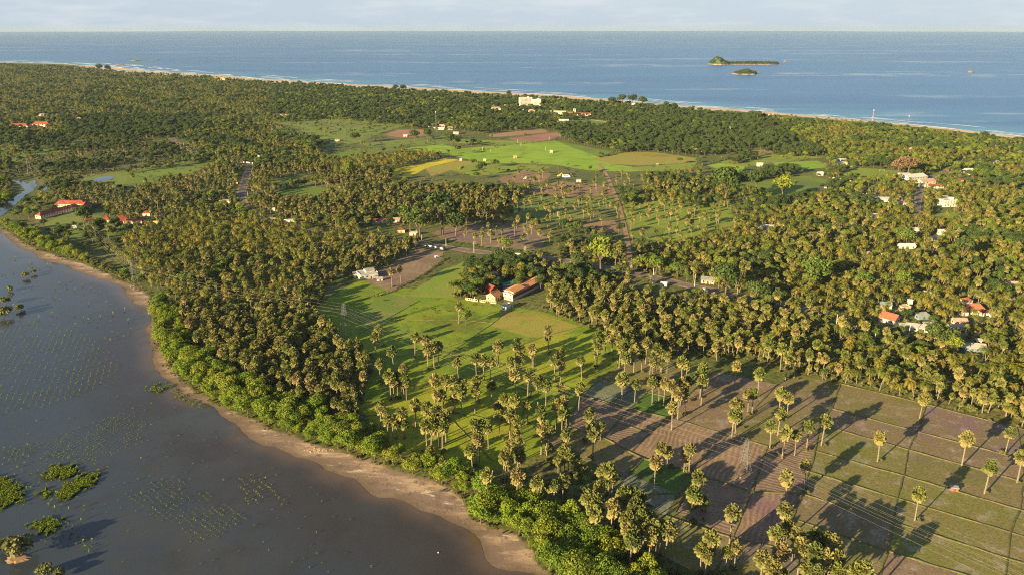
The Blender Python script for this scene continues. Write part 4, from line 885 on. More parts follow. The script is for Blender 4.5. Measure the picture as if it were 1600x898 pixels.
# traced single palms and clumps: pixel of each crown
def Zc(ox, oy, s, pts): return [(ox + x / s, oy + y / s) for x, y in pts]
TR_R = Zc(1200, 580, 2.825, [(60, 95), (95, 115), (55, 185), (20, 240), (78, 265), (130, 280), (185, 240), (252, 215), (502, 292), (685, 120), (882, 295), (1070, 265), (982, 425), (672, 540), (175, 415), (92, 470), (85, 615), (1128, 375),
    (40, 705), (85, 680), (125, 710), (150, 770), (200, 730), (250, 740), (290, 760), (215, 800), (260, 815), (310, 820), (170, 870), (220, 880), (300, 880), (60, 790), (20, 870), (390, 880), (440, 885)])
TR_M = Zc(800, 580, 2.825, [(490, 30), (545, 55), (625, 45), (655, 40), (675, 50), (710, 60), (750, 50), (785, 35), (770, 95), (712, 160), (740, 100), (840, 10), (845, 40),
    (70, 10), (15, 10), (115, 45), (150, 60), (215, 70), (232, 130), (297, 75), (195, 150), (240, 185), (222, 180), (70, 150), (15, 130), (135, 185), (150, 240), (130, 250), (155, 280), (232, 275), (20, 215),
    (340, 195), (345, 240), (392, 240), (360, 275), (350, 255), (15, 290), (25, 330), (40, 375), (205, 395), (235, 350), (265, 370), (285, 385), (215, 380), (250, 360), (395, 440), (430, 430), (445, 460), (410, 480), (380, 510),
    (660, 335), (690, 355), (635, 395), (765, 360), (770, 385), (790, 340), (1050, 100), (1070, 95), (985, 145), (1005, 150), (995, 195), (980, 190), (1095, 10), (825, 470), (800, 535), (825, 555), (850, 575), (800, 590),
    (975, 620), (885, 740), (840, 790), (870, 800), (950, 795), (990, 775), (1110, 830), (505, 650), (530, 620), (455, 590), (445, 600), (580, 700), (560, 640), (600, 640), (640, 700), (620, 690), (660, 690), (685, 700), (610, 720), (525, 740), (515, 700), (545, 590), (500, 540), (540, 540), (560, 560),
    (330, 560), (375, 585), (370, 620), (350, 600), (115, 490), (165, 500), (185, 500), (225, 480), (20, 460), (45, 470)])
TR_L = Zc(400, 580, 2.825, [(785, 35), (835, 35), (870, 40), (900, 50), (925, 55), (875, 85), (905, 85), (820, 100), (800, 95), (870, 120), (965, 90), (980, 40), (1040, 60), (700, 145), (750, 160), (545, 160), (645, 185), (600, 215), (620, 225), (655, 235), (580, 215),
    (800, 180), (835, 195), (790, 215), (805, 225), (770, 240), (750, 240), (820, 240), (955, 235), (995, 240), (1025, 250), (970, 295), (985, 300), (955, 350), (1090, 120), (1065, 150), (1085, 175), (1075, 195), (1120, 190), (1110, 130), (770, 350), (825, 390), (885, 415), (1018, 450), (1100, 370), (1090, 380), (1115, 390), (1120, 320),
    (590, 15), (620, 25), (650, 20), (605, 45), (640, 50), (660, 45)])
TR_T = Zc(400, 280, 2.9925, [(315, 655), (572, 695), (740, 740), (785, 745), (810, 760), (830, 780), (850, 780), (800, 790), (640, 800), (575, 860), (945, 855), (945, 590), (1030, 835), (1065, 840), (1135, 775), (1125, 800), (1185, 850), (1095, 850), (555, 735), (695, 885), (632, 432), (675, 418), (700, 310)])
TR_C = Zc(800, 280, 2.9925, [(170, 700), (172, 730), (15, 770), (45, 790), (100, 790), (95, 810), (30, 830), (225, 815), (200, 840), (230, 870), (328, 845), (390, 745), (400, 770), (440, 730), (470, 740), (500, 750), (540, 740), (520, 770), (560, 770), (630, 765), (610, 820), (540, 460), (680, 790), (700, 810), (650, 830), (730, 830), (660, 860), (700, 870), (800, 850), (820, 870), (900, 880), (530, 830), (575, 800), (505, 790), (1050, 870)])
TR_V = Zc(1200, 280, 2.9925, [(70, 790), (135, 830), (160, 745), (130, 690), (175, 680), (200, 820), (235, 770), (240, 830), (265, 835), (95, 830), (350, 660), (10, 770), (40, 530), (75, 665)])
AREAS = [("in the thin grass bund fields", TR_R), ("on the ploughed fields and their grassy edge", TR_M), ("in the lower green paddies", TR_L), ("in the upper green paddies", TR_T), ("along the grove edge of the paddies", TR_C), ("on the path above the bund fields", TR_V)]

PLANTS = {k: [] for k in ('palmyra', 'coconut', 'broad', 'dark', 'mangrove', 'scrub', 'dry', 'sapling')}   # (x, y, scale, rz, variant, label, group, priority)
def put(kind, x, y, s, label, group, pri=0.0, how="{}"): PLANTS[kind].append((x, y, s, rng.uniform(0, 6.283), int(rng.integers(0, 6 if rng.random() < .82 else 9)) if kind == 'palmyra' else int(rng.integers(0, len(KIND[kind][0]))), label, group, pri, how))

# buildings keep a plot and a strip towards the camera free
BW = []
for (x, y, l, w, yaw, hh, *_r) in B:
    c = P(x, y); d = np.linalg.norm(c); BW.append((c, max(l, w) * .5, (math.cos(math.radians(yaw)), math.sin(math.radians(yaw)), l / 2, w / 2), _r[4]))
def clear_mask(W):
    k = np.ones(len(W), bool)
    for c, r, f, nr in BW:
        near = np.abs(W - c).max(1) < 140
        if not near.any(): continue
        q = W[near] - c; u = -c / np.linalg.norm(c); al = q @ u; ac = np.abs(q @ np.array([-u[1], u[0]]))
        dep = r + (1 + 6 * nr if np.linalg.norm(c) < 750 else 9 + 12 * nr)
        sv = np.array([sdir.x, sdir.y]); sv = sv / np.linalg.norm(sv); sl = q @ sv; sc_ = np.abs(q @ np.array([-sv[1], sv[0]]))
        bad = (nr >= 3) & (sl > 0) & (sl < r + 24) & (sc_ < r * .7)
        bad = bad | ((np.abs(q @ np.array([f[0], f[1]])) < f[2] + 2.6) & (np.abs(q @ np.array([-f[1], f[0]])) < f[3] + 2.6)) | ((al > 0) & (al < dep) & (ac < r * .8 + .5))
        k[np.where(near)[0][bad]] = False
    return k
def scatter_zones():
    polys = [z_[1] for z_ in ZONES]
    for zi, (label, poly, mix, sp, keep, under) in enumerate(ZONES):
        x0, y0 = poly.min(0); x1, y1 = poly.max(0); x0, x1 = max(x0, -4200), min(x1, 2600); y1 = min(y1, 6000); y0 = max(y0, 60)
        def grid(s, jit):
            gx, gy = np.meshgrid(np.arange(x0, x1, s), np.arange(y0, y1, s)); gx = gx.astype(float); gx[1::2] += s / 2
            W = np.column_stack([gx.ravel(), gy.ravel()]) + rng.uniform(-jit * s, jit * s, (gx.size, 2))
            d = np.linalg.norm(W, axis=1)
            W = W[(np.abs(W[:, 0]) < W[:, 1] * .78 + 60)]
            d = np.linalg.norm(W, axis=1); W = W[rng.random(len(W)) < np.clip(1900 / d, .5, 1)]
            W = W[inside(W, poly)]
            for p2 in polys[zi + 1:]:
                if len(W): W = W[~inside(W, p2)]
            if len(W): W = W[inside(W, land_poly) & ~inside(W, lag_poly)]
            for fp, clr in FIELDS:
                if clr and len(W): W = W[~inside(W, fp)]
            for rl, rw in ROADS:
                if len(W): W = W[dist_line(W, rl) > rw]
            if len(W) and W[:, 1].max() > 900:
                dc = dist_line(W, coast); W = W[dc > setback(W) * .93]
            for wt in WATERS:
                if len(W): W = W[~inside(W, wt)]
            if len(W): W = W[clear_mask(W)]
            return W
        W = grid(sp, .42); W = W[rng.random(len(W)) < keep]
        ks = list(mix); pr = np.array([mix[k] for k in ks]); pr = pr / pr.sum(); cum = np.cumsum(pr)
        farz = sp > 7.4 and len(ks) > 1 and sp < 13
        PW = pix(W, 0) if len(W) else W
        if len(W): qx = np.quantile(PW[:, 0], [.12, .37, .63, .88]); qy = np.quantile(PW[:, 1], [.33, .67])
        for (x, y), (px_, py_) in zip(W, PW):
            n1 = mnoise.noise((x / 75, y / 75, zi * 3.1)); n2 = mnoise.noise((x / 38 + 50, y / 38, 7.7))
            if farz and n2 + .3 * n1 < -.30 and rng.random() < .72: continue
            kind = ks[min(len(ks) - 1, int(np.searchsorted(cum, np.clip(rng.random() * .45 + (.5 + n1 * 1.1) * .55, 0, .999))))]; d = math.hypot(x, y); far = np.clip((d - 1900) / 2500, 0, 1)
            s = {'palmyra': rng.choice([rng.uniform(.68, .95), rng.uniform(.45, .7)], p=[.75, .25]), 'coconut': rng.choice([rng.uniform(.78, 1.05), rng.uniform(.5, .78)], p=[.75, .25]), 'broad': rng.uniform(.42, .92), 'dark': rng.uniform(.5, 1.0), 'mangrove': rng.choice([rng.uniform(.95, 1.75), rng.uniform(.45, .95)], p=[.65, .35]), 'scrub': rng.uniform(.8, 1.6)}[kind] * (1 + .12 * far)
            s *= 1 + .35 * n2 * (kind in ('broad', 'dark')) + .15 * ('clump' in label)
            side = ("far left", "left", "centre", "right", "far right")[int(np.searchsorted(qx, px_))]; dpt = ("rear", "middle", "front")[int(np.searchsorted(qy, py_))]
            put(kind, x, y, s, label, label, 0.0, ("tall" if s > 1.0 else ("medium" if s > .8 else "short")) + " {} at the " + dpt + " " + side)
        if under:
            U = grid(4.2, .45); U = U[(rng.random(len(U)) < under * .95) & (np.linalg.norm(U, axis=1) < 1000)]
            for x, y in U: UNDER.append((x, y, rng.uniform(.5, 1.35), rng.uniform(0, 6.28), int(rng.integers(0, 3))))
UNDER = []
for p in resample(inner, 1.6, 1.4):
    if p[1] > 120 and mnoise.noise((p[0] / 14, p[1] / 14, 9.1)) > -.12: UNDER.append((p[0] + rng.normal(0, 1.3), p[1] + rng.normal(0, 1.3), rng.uniform(.15, .55), rng.uniform(0, 6.28), int(rng.integers(0, 3))))
WATERS = [np.array([v.co[:2] for v in o.data.vertices]) for o in COL.objects if o.name.startswith(("pond", "creek"))]
WATERS = [PP([(144, 281), (152, 278), (164, 276), (178, 276), (178, 279), (171, 283), (165, 285), (151, 285)]), PP([(18, 281), (35, 282), (43, 287), (49, 282), (56, 281), (59, 291), (52, 300), (40, 306), (33, 315), (14, 332), (-12, 348), (-28, 338), (10, 318), (22, 308), (38, 298), (31, 291)]), PP([(63, 289), (76, 285.5), (79, 289), (74, 305), (66, 305)]), PP([(16, 281), (58, 281), (62, 298), (50, 312), (40, 322), (18, 342), (-20, 358), (-30, 340), (8, 322), (22, 310)])]
scatter_zones()
# traced palms: crown pixel -> trunk foot; labels name clump and place in it
def traced():
    for area, pts in AREAS:
        hs = rng.uniform(12.5, 15.5, len(pts)); W = np.array([P(x, y, hh) for (x, y), hh in zip(pts, hs)])
        n = len(W); comp = list(range(n))
        for i in range(n):
            for j in range(i):
                if np.linalg.norm(W[i] - W[j]) < 9.5:
                    a, b = comp[i], comp[j]; comp = [b if c == a else c for c in comp]
        groups = {}
        for i, c in enumerate(comp): groups.setdefault(c, []).append(i)
        for g in groups.values():
            if len(g) < 2 or len(g) > 7: continue
            top = min(g, key=lambda i: pts[i][1]); yb = W[top][1]
            for i in g:
                if i == top: continue
                y_ = yb + rng.uniform(-2.5, 2.5); a = (pts[i][0] - 800) / FPX; b = -(pts[i][1] - 449) / FPX; t = y_ / (CP + b * SP); z = CAM_H + t * (-SP + b * CP)
                if 4.5 < z < 16: hs[i] = z; W[i] = (a * t, y_)
        for i in range(n):          # no trunk stands on the sand or in the water
            hh = hs[i]
            while hh > 4 and (inside(W[i][None], sand_poly)[0] or inside(W[i][None], lag_poly)[0] or dist_line(W[i][None], inner)[0] < 9): hh -= 1.0; W[i] = P(*pts[i], hh); hs[i] = hh
        gl = sorted(groups.values(), key=lambda g: np.mean([pts[i][0] for i in g]))
        singles = [g[0] for g in gl if len(g) == 1]; clumps = [g for g in gl if len(g) > 1]
        short = area
        word = ["first", "second", "third", "fourth", "fifth", "sixth", "seventh", "eighth", "ninth", "tenth", "eleventh", "twelfth", "thirteenth", "fourteenth", "fifteenth", "sixteenth", "seventeenth", "eighteenth", "nineteenth", "twentieth", "twenty-first", "twenty-second", "twenty-third", "twenty-fourth", "twenty-fifth", "twenty-sixth", "twenty-seventh", "twenty-eighth", "twenty-ninth", "thirtieth"]
        num = {2: "pair", 3: "trio", 4: "four", 5: "five", 6: "six", 7: "seven", 8: "eight"}
        for q, i in enumerate(singles): lab = f"lone palmyra palm {short}, {word[q]} from left"; out(i, W, hs, lab, "palmyra palms " + area)
        for cq, g in enumerate(clumps):
            g = sorted(g, key=lambda i: pts[i][0])
            for q, i in enumerate(g):
                lab = f"{word[q]} palmyra in {word[cq]} clump from left {short}"; out(i, W, hs, lab, "palmyra palms " + area)
def out(i, W, hs, lab, grp):
    v = int(rng.integers(6, 10)) if hs[i] > 10 else (1 if hs[i] > 7 else 2); base = PALM_H[v]; sc_ = hs[i] / (base + .2); sc_ = max(sc_, .72)
    for _ in range(int(rng.integers(0, 3))): UNDER.append((W[i][0] + rng.normal(0, 1.2), W[i][1] + rng.normal(0, 1.2), rng.uniform(.3, .85), rng.uniform(0, 6.28), int(rng.integers(0, 3))))
    PLANTS['palmyra'].append((W[i][0], W[i][1], sc_, rng.uniform(0, 6.283), v, lab, grp, -1e6))
traced()
# traced broadleaf trees: crown pixel, crown radius px, label
for kind, x, y, r, lab in [('broad', 1185, 452, 20, "round yellow green tree at the road edge"), ('broad', 1002, 408, 17, "bright green tree first at the road junction"), ('broad', 1026, 410, 16, "second bright green tree at the road junction"),
    ('dark', 1135, 434, 22, "wide dark green tree behind the roadside shop"), ('broad', 1275, 420, 24, "big bright yellow green tree in the palms"), ('broad', 1268, 436, 15, "smaller bright tree under the big yellow green one"),
    ('broad', 940, 392, 24, "large spreading olive green tree by the dirt track"), ('dark', 905, 404, 15, "dark tree on the road verge"), ('broad', 655, 345, 24, "tall light green tree beside the road bend"), ('dark', 690, 325, 28, "largest dark tree of the mid belt"),
    ('dark', 712, 345, 20, "dark tree behind the fallow palm ground"), ('broad', 640, 335, 18, "olive tree near the yellow house"), ('broad', 790, 380, 13, "single bright green tree along the main road wall"), ('broad', 728, 492, 12, "leafy tree with a palm in the upper paddy"),
    ('dark', 760, 440, 12, "broad dark tree in the walled compound"), ('broad', 738, 456, 8, "leafy tree by the compound balustrade"), ('broad', 1412, 435, 14, "grey green tree by the village lane"), ('dark', 1470, 522, 22, "wide dark tree in the village centre"),
    ('broad', 1490, 535, 14, "lower lobe tree below the wide village tree"), ('broad', 1350, 435, 14, "bright lime tree among coconuts"), ('broad', 1412, 366, 16, "vivid green tree before a white house"), ('dark', 1507, 388, 15, "dark rounded tree in the village palms"),
    ('broad', 1225, 288, 17, "wide tree on the shaded meadow"), ('dark', 1183, 280, 15, "dark tree at the meadow corner"), ('dark', 1135, 285, 22, "dark spreading tree at the palm belt end"), ('dark', 752, 262, 9, "dark tree in the pale pasture"), ('broad', 772, 254, 9, "tree above the pale pasture"),
    ('broad', 715, 232, 7, "little round bush tree in the green field corner"), ('dark', 648, 210, 9, "dark tree beside the red soil"), ('dark', 668, 210, 8, "second dark tree beside the red soil"), ('dark', 555, 213, 9, "round dark tree on the olive grass"), ('dark', 705, 217, 9, "dark tree before the pink soil"),
    ('dark', 957, 157, 7, "tall dark tree at the near end of the headland row"), ('dark', 972, 155, 8, "tall dark tree second in the headland row against the sea"), ('dark', 988, 154, 8, "tall dark tree middle of the headland row against the sea"), ('dark', 1004, 157, 8, "tall dark tree at the far end of the headland row"), ('dark', 1041, 164, 6, "tall dark tree first of the shore pair on the headland"), ('dark', 1053, 166, 7, "tall dark tree second of the shore pair on the headland"), ('dark', 1176, 178, 6, "tall dark tree first of the trio by the surf"), ('dark', 1184, 180, 7, "tall dark tree middle of the trio by the surf"), ('dark', 1193, 182, 6, "tall dark tree last of the trio by the surf"), ('dark', 618, 138, 5, "tall dark tree alone against the surf, shorter of two"), ('dark', 630, 137, 6, "tall dark tree alone against the surf, taller of two"), ('dark', 155, 105, 5, "tall dark tree on the far beach headland"), ('dark', 168, 107, 5, "tall dark tree beside the far beach headland tree"), ('dark', 795, 146, 4, "tall dark tree behind the hotel beach"),
    ('dark', 130, 338, 14, "dark round tree in the school court"), ('dark', 153, 350, 12, "dark tree between the red huts"), ('dark', 178, 347, 9, "small dark tree by the hall roof"), ('broad', 545, 262, 12, "olive tree at the plantation end"),
    ('broad', 1090, 455, 10, "small tree on the road verge by the poles"), ('dry', 1421, 256, 14, "large brown dry tree behind the white barn"), ('dry', 1405, 258, 11, "second brown dry tree behind the barn"), ('dry', 520, 285, 8, "brown tree in the palm belt")]:
    v = int(rng.integers(0, len(KIND[kind][0]))); rx = 6.2 if kind == 'dry' else BRO[v % 5][1]; zc = 7.2 if kind == 'dry' else BRO[v % 5][3]
    w = P(x, y, 8.0); dd = math.sqrt(w[0] ** 2 + w[1] ** 2 + 192 ** 2); s = r * dd / FPX / (rx * 1.05)
    w = P(x, y, zc * s); PLANTS[kind].append((w[0], w[1], s, rng.uniform(0, 6.28), v, lab, "single broadleaf trees", -2e6))
# isolated mangroves in the lagoon corner
for x, y, r, lab in [(28, 862, 20, "round mangrove on the muddy islet at the lagoon corner"), (72, 888, 14, "low mangrove at the lagoon corner, right of the islet"), (92, 893, 10, "small mangrove at the very edge of the lagoon corner"), (2, 852, 12, "mangrove cut by the frame on the islet"),
    (8, 470, 10, "mangrove in the open lagoon water, nearest the frame edge"), (30, 480, 10, "olive mangrove in the upper lagoon"), (40, 430, 8, "mangrove in the upper lagoon near the school shore"), (52, 424, 6, "small mangrove beside the upper lagoon pair"), (14, 450, 8, "mangrove between the upper lagoon clumps"), (5, 490, 12, "dark mangrove by the frame edge"),
    (355, 632, 9, "yellow mangrove standing on the sand"), (332, 615, 8, "yellow green mangrove on the beach bend"), (622, 707, 14, "tall round mangrove proud of the shore wall")]:
    w = P(x, y, 2.5); dd = math.sqrt(w[0] ** 2 + w[1] ** 2 + 4e4); up = y > 800 or x < 60; kd = 'scrub' if up else 'mangrove'; s = r * dd / FPX / (2.1 if up else 3.3) * (.8 if up and y < 600 else 1)
    PLANTS[kd].append((w[0], w[1], s, rng.uniform(0, 6.28), int(rng.integers(0, 3)), lab, "single mangroves by the lagoon", -1e6))
# hedges: rows of bushes along field edges
for pts, sp, sc in [([(585, 464), (612, 456), (660, 430), (698, 404)], 3.2, .55), ([(560, 433), (600, 408), (650, 384)], 4.5, .6), ([(738, 238), (790, 228), (870, 219)], 7, .8), ([(935, 246), (990, 235)], 7, 1.0), ([(1088, 262), (1125, 252), (1180, 242)], 7, 1.1), ([(440, 300), (470, 288), (500, 262)], 7, 1.0),
    ([(478, 250), (520, 240), (600, 228)], 9, .9), ([(600, 470), (650, 482), (700, 486), (760, 474)], 8, .5), ([(1180, 560), (1260, 580), (1330, 598), (1448, 628), (1589, 666)], 6, .55), ([(848, 482), (900, 505), (945, 520), (985, 545)], 5, .8), ([(700, 378), (760, 388), (850, 396)], 7, .6), ([(120, 279), (200, 266), (250, 256)], 6, .6)]:
    l = resample(PP(pts), sp, sp * .2)
    for x, y in l: put('scrub', x, y, sc * rng.uniform(.7, 1.3), "bush in the hedge between fields", "hedge bushes between fields")
# planted rows of saplings standing in the shallow lagoon
BEDS = iter(['in the large upper bed of rows', 'in the bed of rows above the weed mats', 'in the square bed of rows facing the beach', 'in the thin bed towards the sandy bank', 'scattered in the upper lagoon', 'scattered over the open lower lagoon', 'round the weed mats', 'in the shade near the corner islet'])
def sapling_rows(poly, dirpx, row, step, keep, sc=1.0):
    bed = next(BEDS)
    pw = PP(poly); u = P(*dirpx[1]) - P(*dirpx[0]); u /= np.linalg.norm(u); v = np.array([-u[1], u[0]])
    c = pw.mean(0); R_ = np.linalg.norm(pw - c, axis=1).max()
    a, b = np.meshgrid(np.arange(-R_, R_, step), np.arange(-R_, R_, row))
    W = c + a.reshape(-1, 1) * u + b.reshape(-1, 1) * v + rng.normal(0, .22, (a.size, 2))
    dn = np.array([mnoise.noise((q[0] / 9, q[1] / 9, 4.4)) for q in W]) * .9
    W = W[inside(W, pw) & (rng.random(len(W)) < keep + dn)]
    W = W[inside(W, lag_poly)]
    for x, y in W: put('sapling', x, y, sc * rng.uniform(.7, 1.5), "small mangrove sapling in shallow water " + bed, "mangrove saplings planted in the lagoon")
sapling_rows([(-40, 520), (60, 500), (130, 520), (185, 560), (180, 600), (60, 640), (-60, 660)], [(0, 640), (60, 520)], 3.4, 1.9, .72, .8)
sapling_rows([(15, 722), (60, 690), (190, 645), (228, 655), (232, 690), (130, 728), (60, 735)], [(60, 720), (200, 650)], 2.2, 1.35, .75, .62)
sapling_rows([(195, 772), (262, 742), (330, 770), (385, 812), (312, 858)], [(200, 772), (310, 855)], 2.3, 1.4, .68, .66)
sapling_rows([(340, 745), (410, 740), (450, 790), (400, 800)], [(340, 745), (400, 800)], 3, 2, .35)
sapling_rows([(-40, 400), (60, 405), (200, 480), (230, 540), (60, 520), (-40, 520)], [(0, 400), (200, 480)], 9, 7, .35, 1.8)
sapling_rows([(-20, 660), (250, 600), (420, 720), (560, 800), (600, 898), (100, 898), (-20, 760)], [(0, 700), (200, 650)], 6.5, 5, .25, .8)
sapling_rows([(0, 700), (60, 690), (130, 730), (60, 770), (0, 780)], [(0, 700), (60, 690)], 3.0, 2.4, .5, 1.0)
sapling_rows([(80, 770), (140, 790), (150, 870), (60, 850)], [(0, 700), (60, 690)], 3.5, 3, .6, 1.4)

# ------------------------------------------------------------------ plants: largest 300 of a kind as things, the rest joined as one mass
NAMES = dict(palmyra=("palmyra_palm", "palm", "palmyra palm with fan leaved crown", "palmyra_grove"), coconut=("coconut_palm", "palm", "coconut palm with arching feather fronds", "coconut_grove"),
             broad=("broadleaf_tree", "tree", "green broadleaf tree with rounded crown", "broadleaf_wood"), mangrove=("mangrove_tree", "mangrove", "low mangrove with dense green crown", "mangrove_belt"),
             scrub=("shrub", "shrub", "low olive green shrub", "scrub_cover"), dark=("broadleaf_tree", "tree", "dark green broadleaf tree with dense crown", "dark_wood"), dry=("dry_tree", "tree", "brown dry tree", "dry_wood"), sapling=("mangrove_sapling", "sapling", "mangrove sapling", "sapling_rows"))
def masses(name, kind, arr, label, cat):
    arr = np.array(arr, float)
    me = bpy.data.meshes.new(name); me.from_pydata([(x, y, 0.0) for x, y in arr[:, :2]], [], [])
    for nm, ty, dat in (('scl', 'FLOAT', arr[:, 2]), ('idx', 'INT', arr[:, 4].astype(np.int32))):
        at = me.attributes.new(nm, ty, 'POINT'); at.data.foreach_set('value', dat.astype(np.float32) if ty == 'FLOAT' else dat)
    at = me.attributes.new('rot', 'FLOAT_VECTOR', 'POINT'); rv = np.zeros((len(arr), 3), np.float32); rv[:, 2] = arr[:, 3]; rv[:, :2] = rng.normal(0, .05, (len(arr), 2))
    at.data.foreach_set('vector', rv.ravel())
    o = link(name, me); tag(o, label, cat, kind='stuff')
    g = bpy.data.node_groups.new(name, 'GeometryNodeTree')
    g.interface.new_socket('Geometry', in_out='INPUT', socket_type='NodeSocketGeometry'); g.interface.new_socket('Geometry', in_out='OUTPUT', socket_type='NodeSocketGeometry')
    gi, go = g.nodes.new('NodeGroupInput'), g.nodes.new('NodeGroupOutput'); ip = g.nodes.new('GeometryNodeInstanceOnPoints')
    ci = g.nodes.new('GeometryNodeCollectionInfo'); ci.inputs['Collection'].default_value = KIND[kind][1]; ci.inputs['Separate Children'].default_value = True; ci.inputs['Reset Children'].default_value = True
    def na(n_, t):
        q = g.nodes.new('GeometryNodeInputNamedAttribute'); q.data_type = t; q.inputs['Name'].default_value = n_; return q.outputs['Attribute']
    g.links.new(gi.outputs[0], ip.inputs['Points']); g.links.new(ci.outputs[0], ip.inputs['Instance']); ip.inputs['Pick Instance'].default_value = True
    g.links.new(na('idx', 'INT'), ip.inputs['Instance Index']); g.links.new(na('rot', 'FLOAT_VECTOR'), ip.inputs['Rotation']); g.links.new(na('scl', 'FLOAT'), ip.inputs['Scale'])
    g.links.new(ip.outputs[0], go.inputs[0])
    md = o.modifiers.new('scatter', 'NODES'); md.node_group = g
    return o
ROW_WORDS = ["front", "second", "third", "rear"]
def plant_all():
    for kind, items in PLANTS.items():
        if not items: continue
        nm, cat, desc, mass = NAMES[kind]; parts = KIND[kind][0]
        px = pix(np.array([(i[0], i[1]) for i in items]), 6.0)
        vis = (px[:, 0] > -15) & (px[:, 0] < 1615) & (px[:, 1] < 925)
        d = np.array([math.hypot(i[0], i[1]) / i[2] ** .5 + i[7] for i in items]) + np.where(vis, 0, 1e5)
        order = np.argsort(d); solo = set(order[:{'broad': 215, 'dark': 75}.get(kind, 295)].tolist())
        rest = []
        for k, it in enumerate(items):
            x, y, s, rz, v, label, group, pri = it[:8]
            if k not in solo: rest.append(it[:5]); continue
            lab = label if pri < 0 or kind == 'sapling' else it[8].format(desc.split(' with')[0].replace('low ', '')) + ' ' + label.replace('in the', 'of the' if 'at the' in it[8] else 'in the', 1)
            w = lab.split(); lab = " ".join(w[:16])
            if kind == 'sapling':
                o = link(nm, parts[v][0], None, (x, y, 0)); o.rotation_euler = (0, 0, rz); o.scale = (s, s, s); tag(o, lab, cat, group); continue
            r = empty(nm, (x, y, 0), rz, lab, cat, f"{nm.replace('_', ' ')}s " + group if pri == 0 else group); r.scale = (s, s, s)
            link("crown", parts[v][0], r)
            if parts[v][1]: link("trunk", parts[v][1], r)
        if rest: masses(mass, kind, rest, f"continuous mass of {desc.split(' with')[0]}s covering the land", cat if kind != 'sapling' else 'saplings')
    masses("undergrowth", 'scrub', UNDER, "low bushy undergrowth under the palm groves", "undergrowth")
    # floating weed mats in the lagoon
    pts = []
    for poly, n in (([(62, 740), (85, 728), (112, 730), (128, 738), (108, 746), (75, 748)], 900), ([(85, 780), (98, 756), (130, 742), (158, 738), (152, 752), (122, 770), (108, 780)], 1100), ([(-30, 745), (10, 745), (40, 765), (35, 782), (0, 795), (-30, 795)], 1200), ([(55, 770), (72, 764), (82, 770), (70, 778)], 220), ([(50, 820), (70, 808), (96, 812), (90, 832), (65, 836)], 500), ([(228, 606), (245, 601), (260, 606), (250, 614)], 120), ([(262, 598), (285, 618), (318, 636), (310, 638), (275, 622)], 260)):
        w = PP(poly); q = rng.uniform(w.min(0) - 3, w.max(0) + 3, (n * 9, 2)); dd_ = np.where(inside(q, w), 1, -1) * dist_line(q, w, True); nz_ = np.array([mnoise.noise((a / 2.5, b / 2.5, 1.3)) for a, b in q]); q = q[dd_ + nz_ * 5.5 > .8][:n * 3]
        pts += [(x, y, rng.uniform(.5, 1.3), rng.uniform(0, 6.28), int(rng.integers(0, 3))) for x, y in q]
    masses("weed_mat", 'sapling', pts, "bright green weed mats floating in the shallow lagoon", "weed")
plant_all()

# ------------------------------------------------------------------ buildings
def roof_mesh(kind, l, w, h0, rh, ov):
    mb = MB(); a, b = l / 2 + ov, w / 2 + ov; t = .14
    if kind in ('gable', 'hip'):
        hx = a if kind == 'gable' else max(.15, a - b * .95); drop = rh * ov / (w / 2)
        top = [(-a, -b, h0 - drop), (a, -b, h0 - drop), (a, b, h0 - drop), (-a, b, h0 - drop), (-hx, 0, h0 + rh), (hx, 0, h0 + rh)]
        lowr = [(x, y, z - t) for x, y, z in top]
        F = [(0, 1, 5, 4), (2, 3, 4, 5), (6 + 0, 6 + 4, 6 + 5, 6 + 1), (6 + 2, 6 + 5, 6 + 4, 6 + 3)]
        if kind == 'hip': F += [(1, 2, 5), (3, 0, 4), (7, 11, 8), (9, 10, 6)]
        ring = [0, 1, 2, 3] if kind == 'hip' else [0, 1, 5, 2, 3, 4]
        F += [(6 + ring[i], 6 + ring[(i + 1) % len(ring)], ring[(i + 1) % len(ring)], ring[i]) for i in range(len(ring))]
        mb.add(top + lowr, F)
    elif kind == 'mono':
        s = rh; mb.add([(-a, -b, h0 + .05), (a, -b, h0 + .05), (a, b, h0 + s), (-a, b, h0 + s), (-a, -b, h0 + .17), (a, -b, h0 + .17), (a, b, h0 + s + .12), (-a, b, h0 + s + .12)], [(3, 2, 1, 0), (4, 5, 6, 7), (0, 1, 5, 4), (1, 2, 6, 5), (2, 3, 7, 6), (3, 0, 4, 7)])
    else:
        mb.box((0, 0, h0 + .14), (l + .5, w + .5, .24))
    return mb
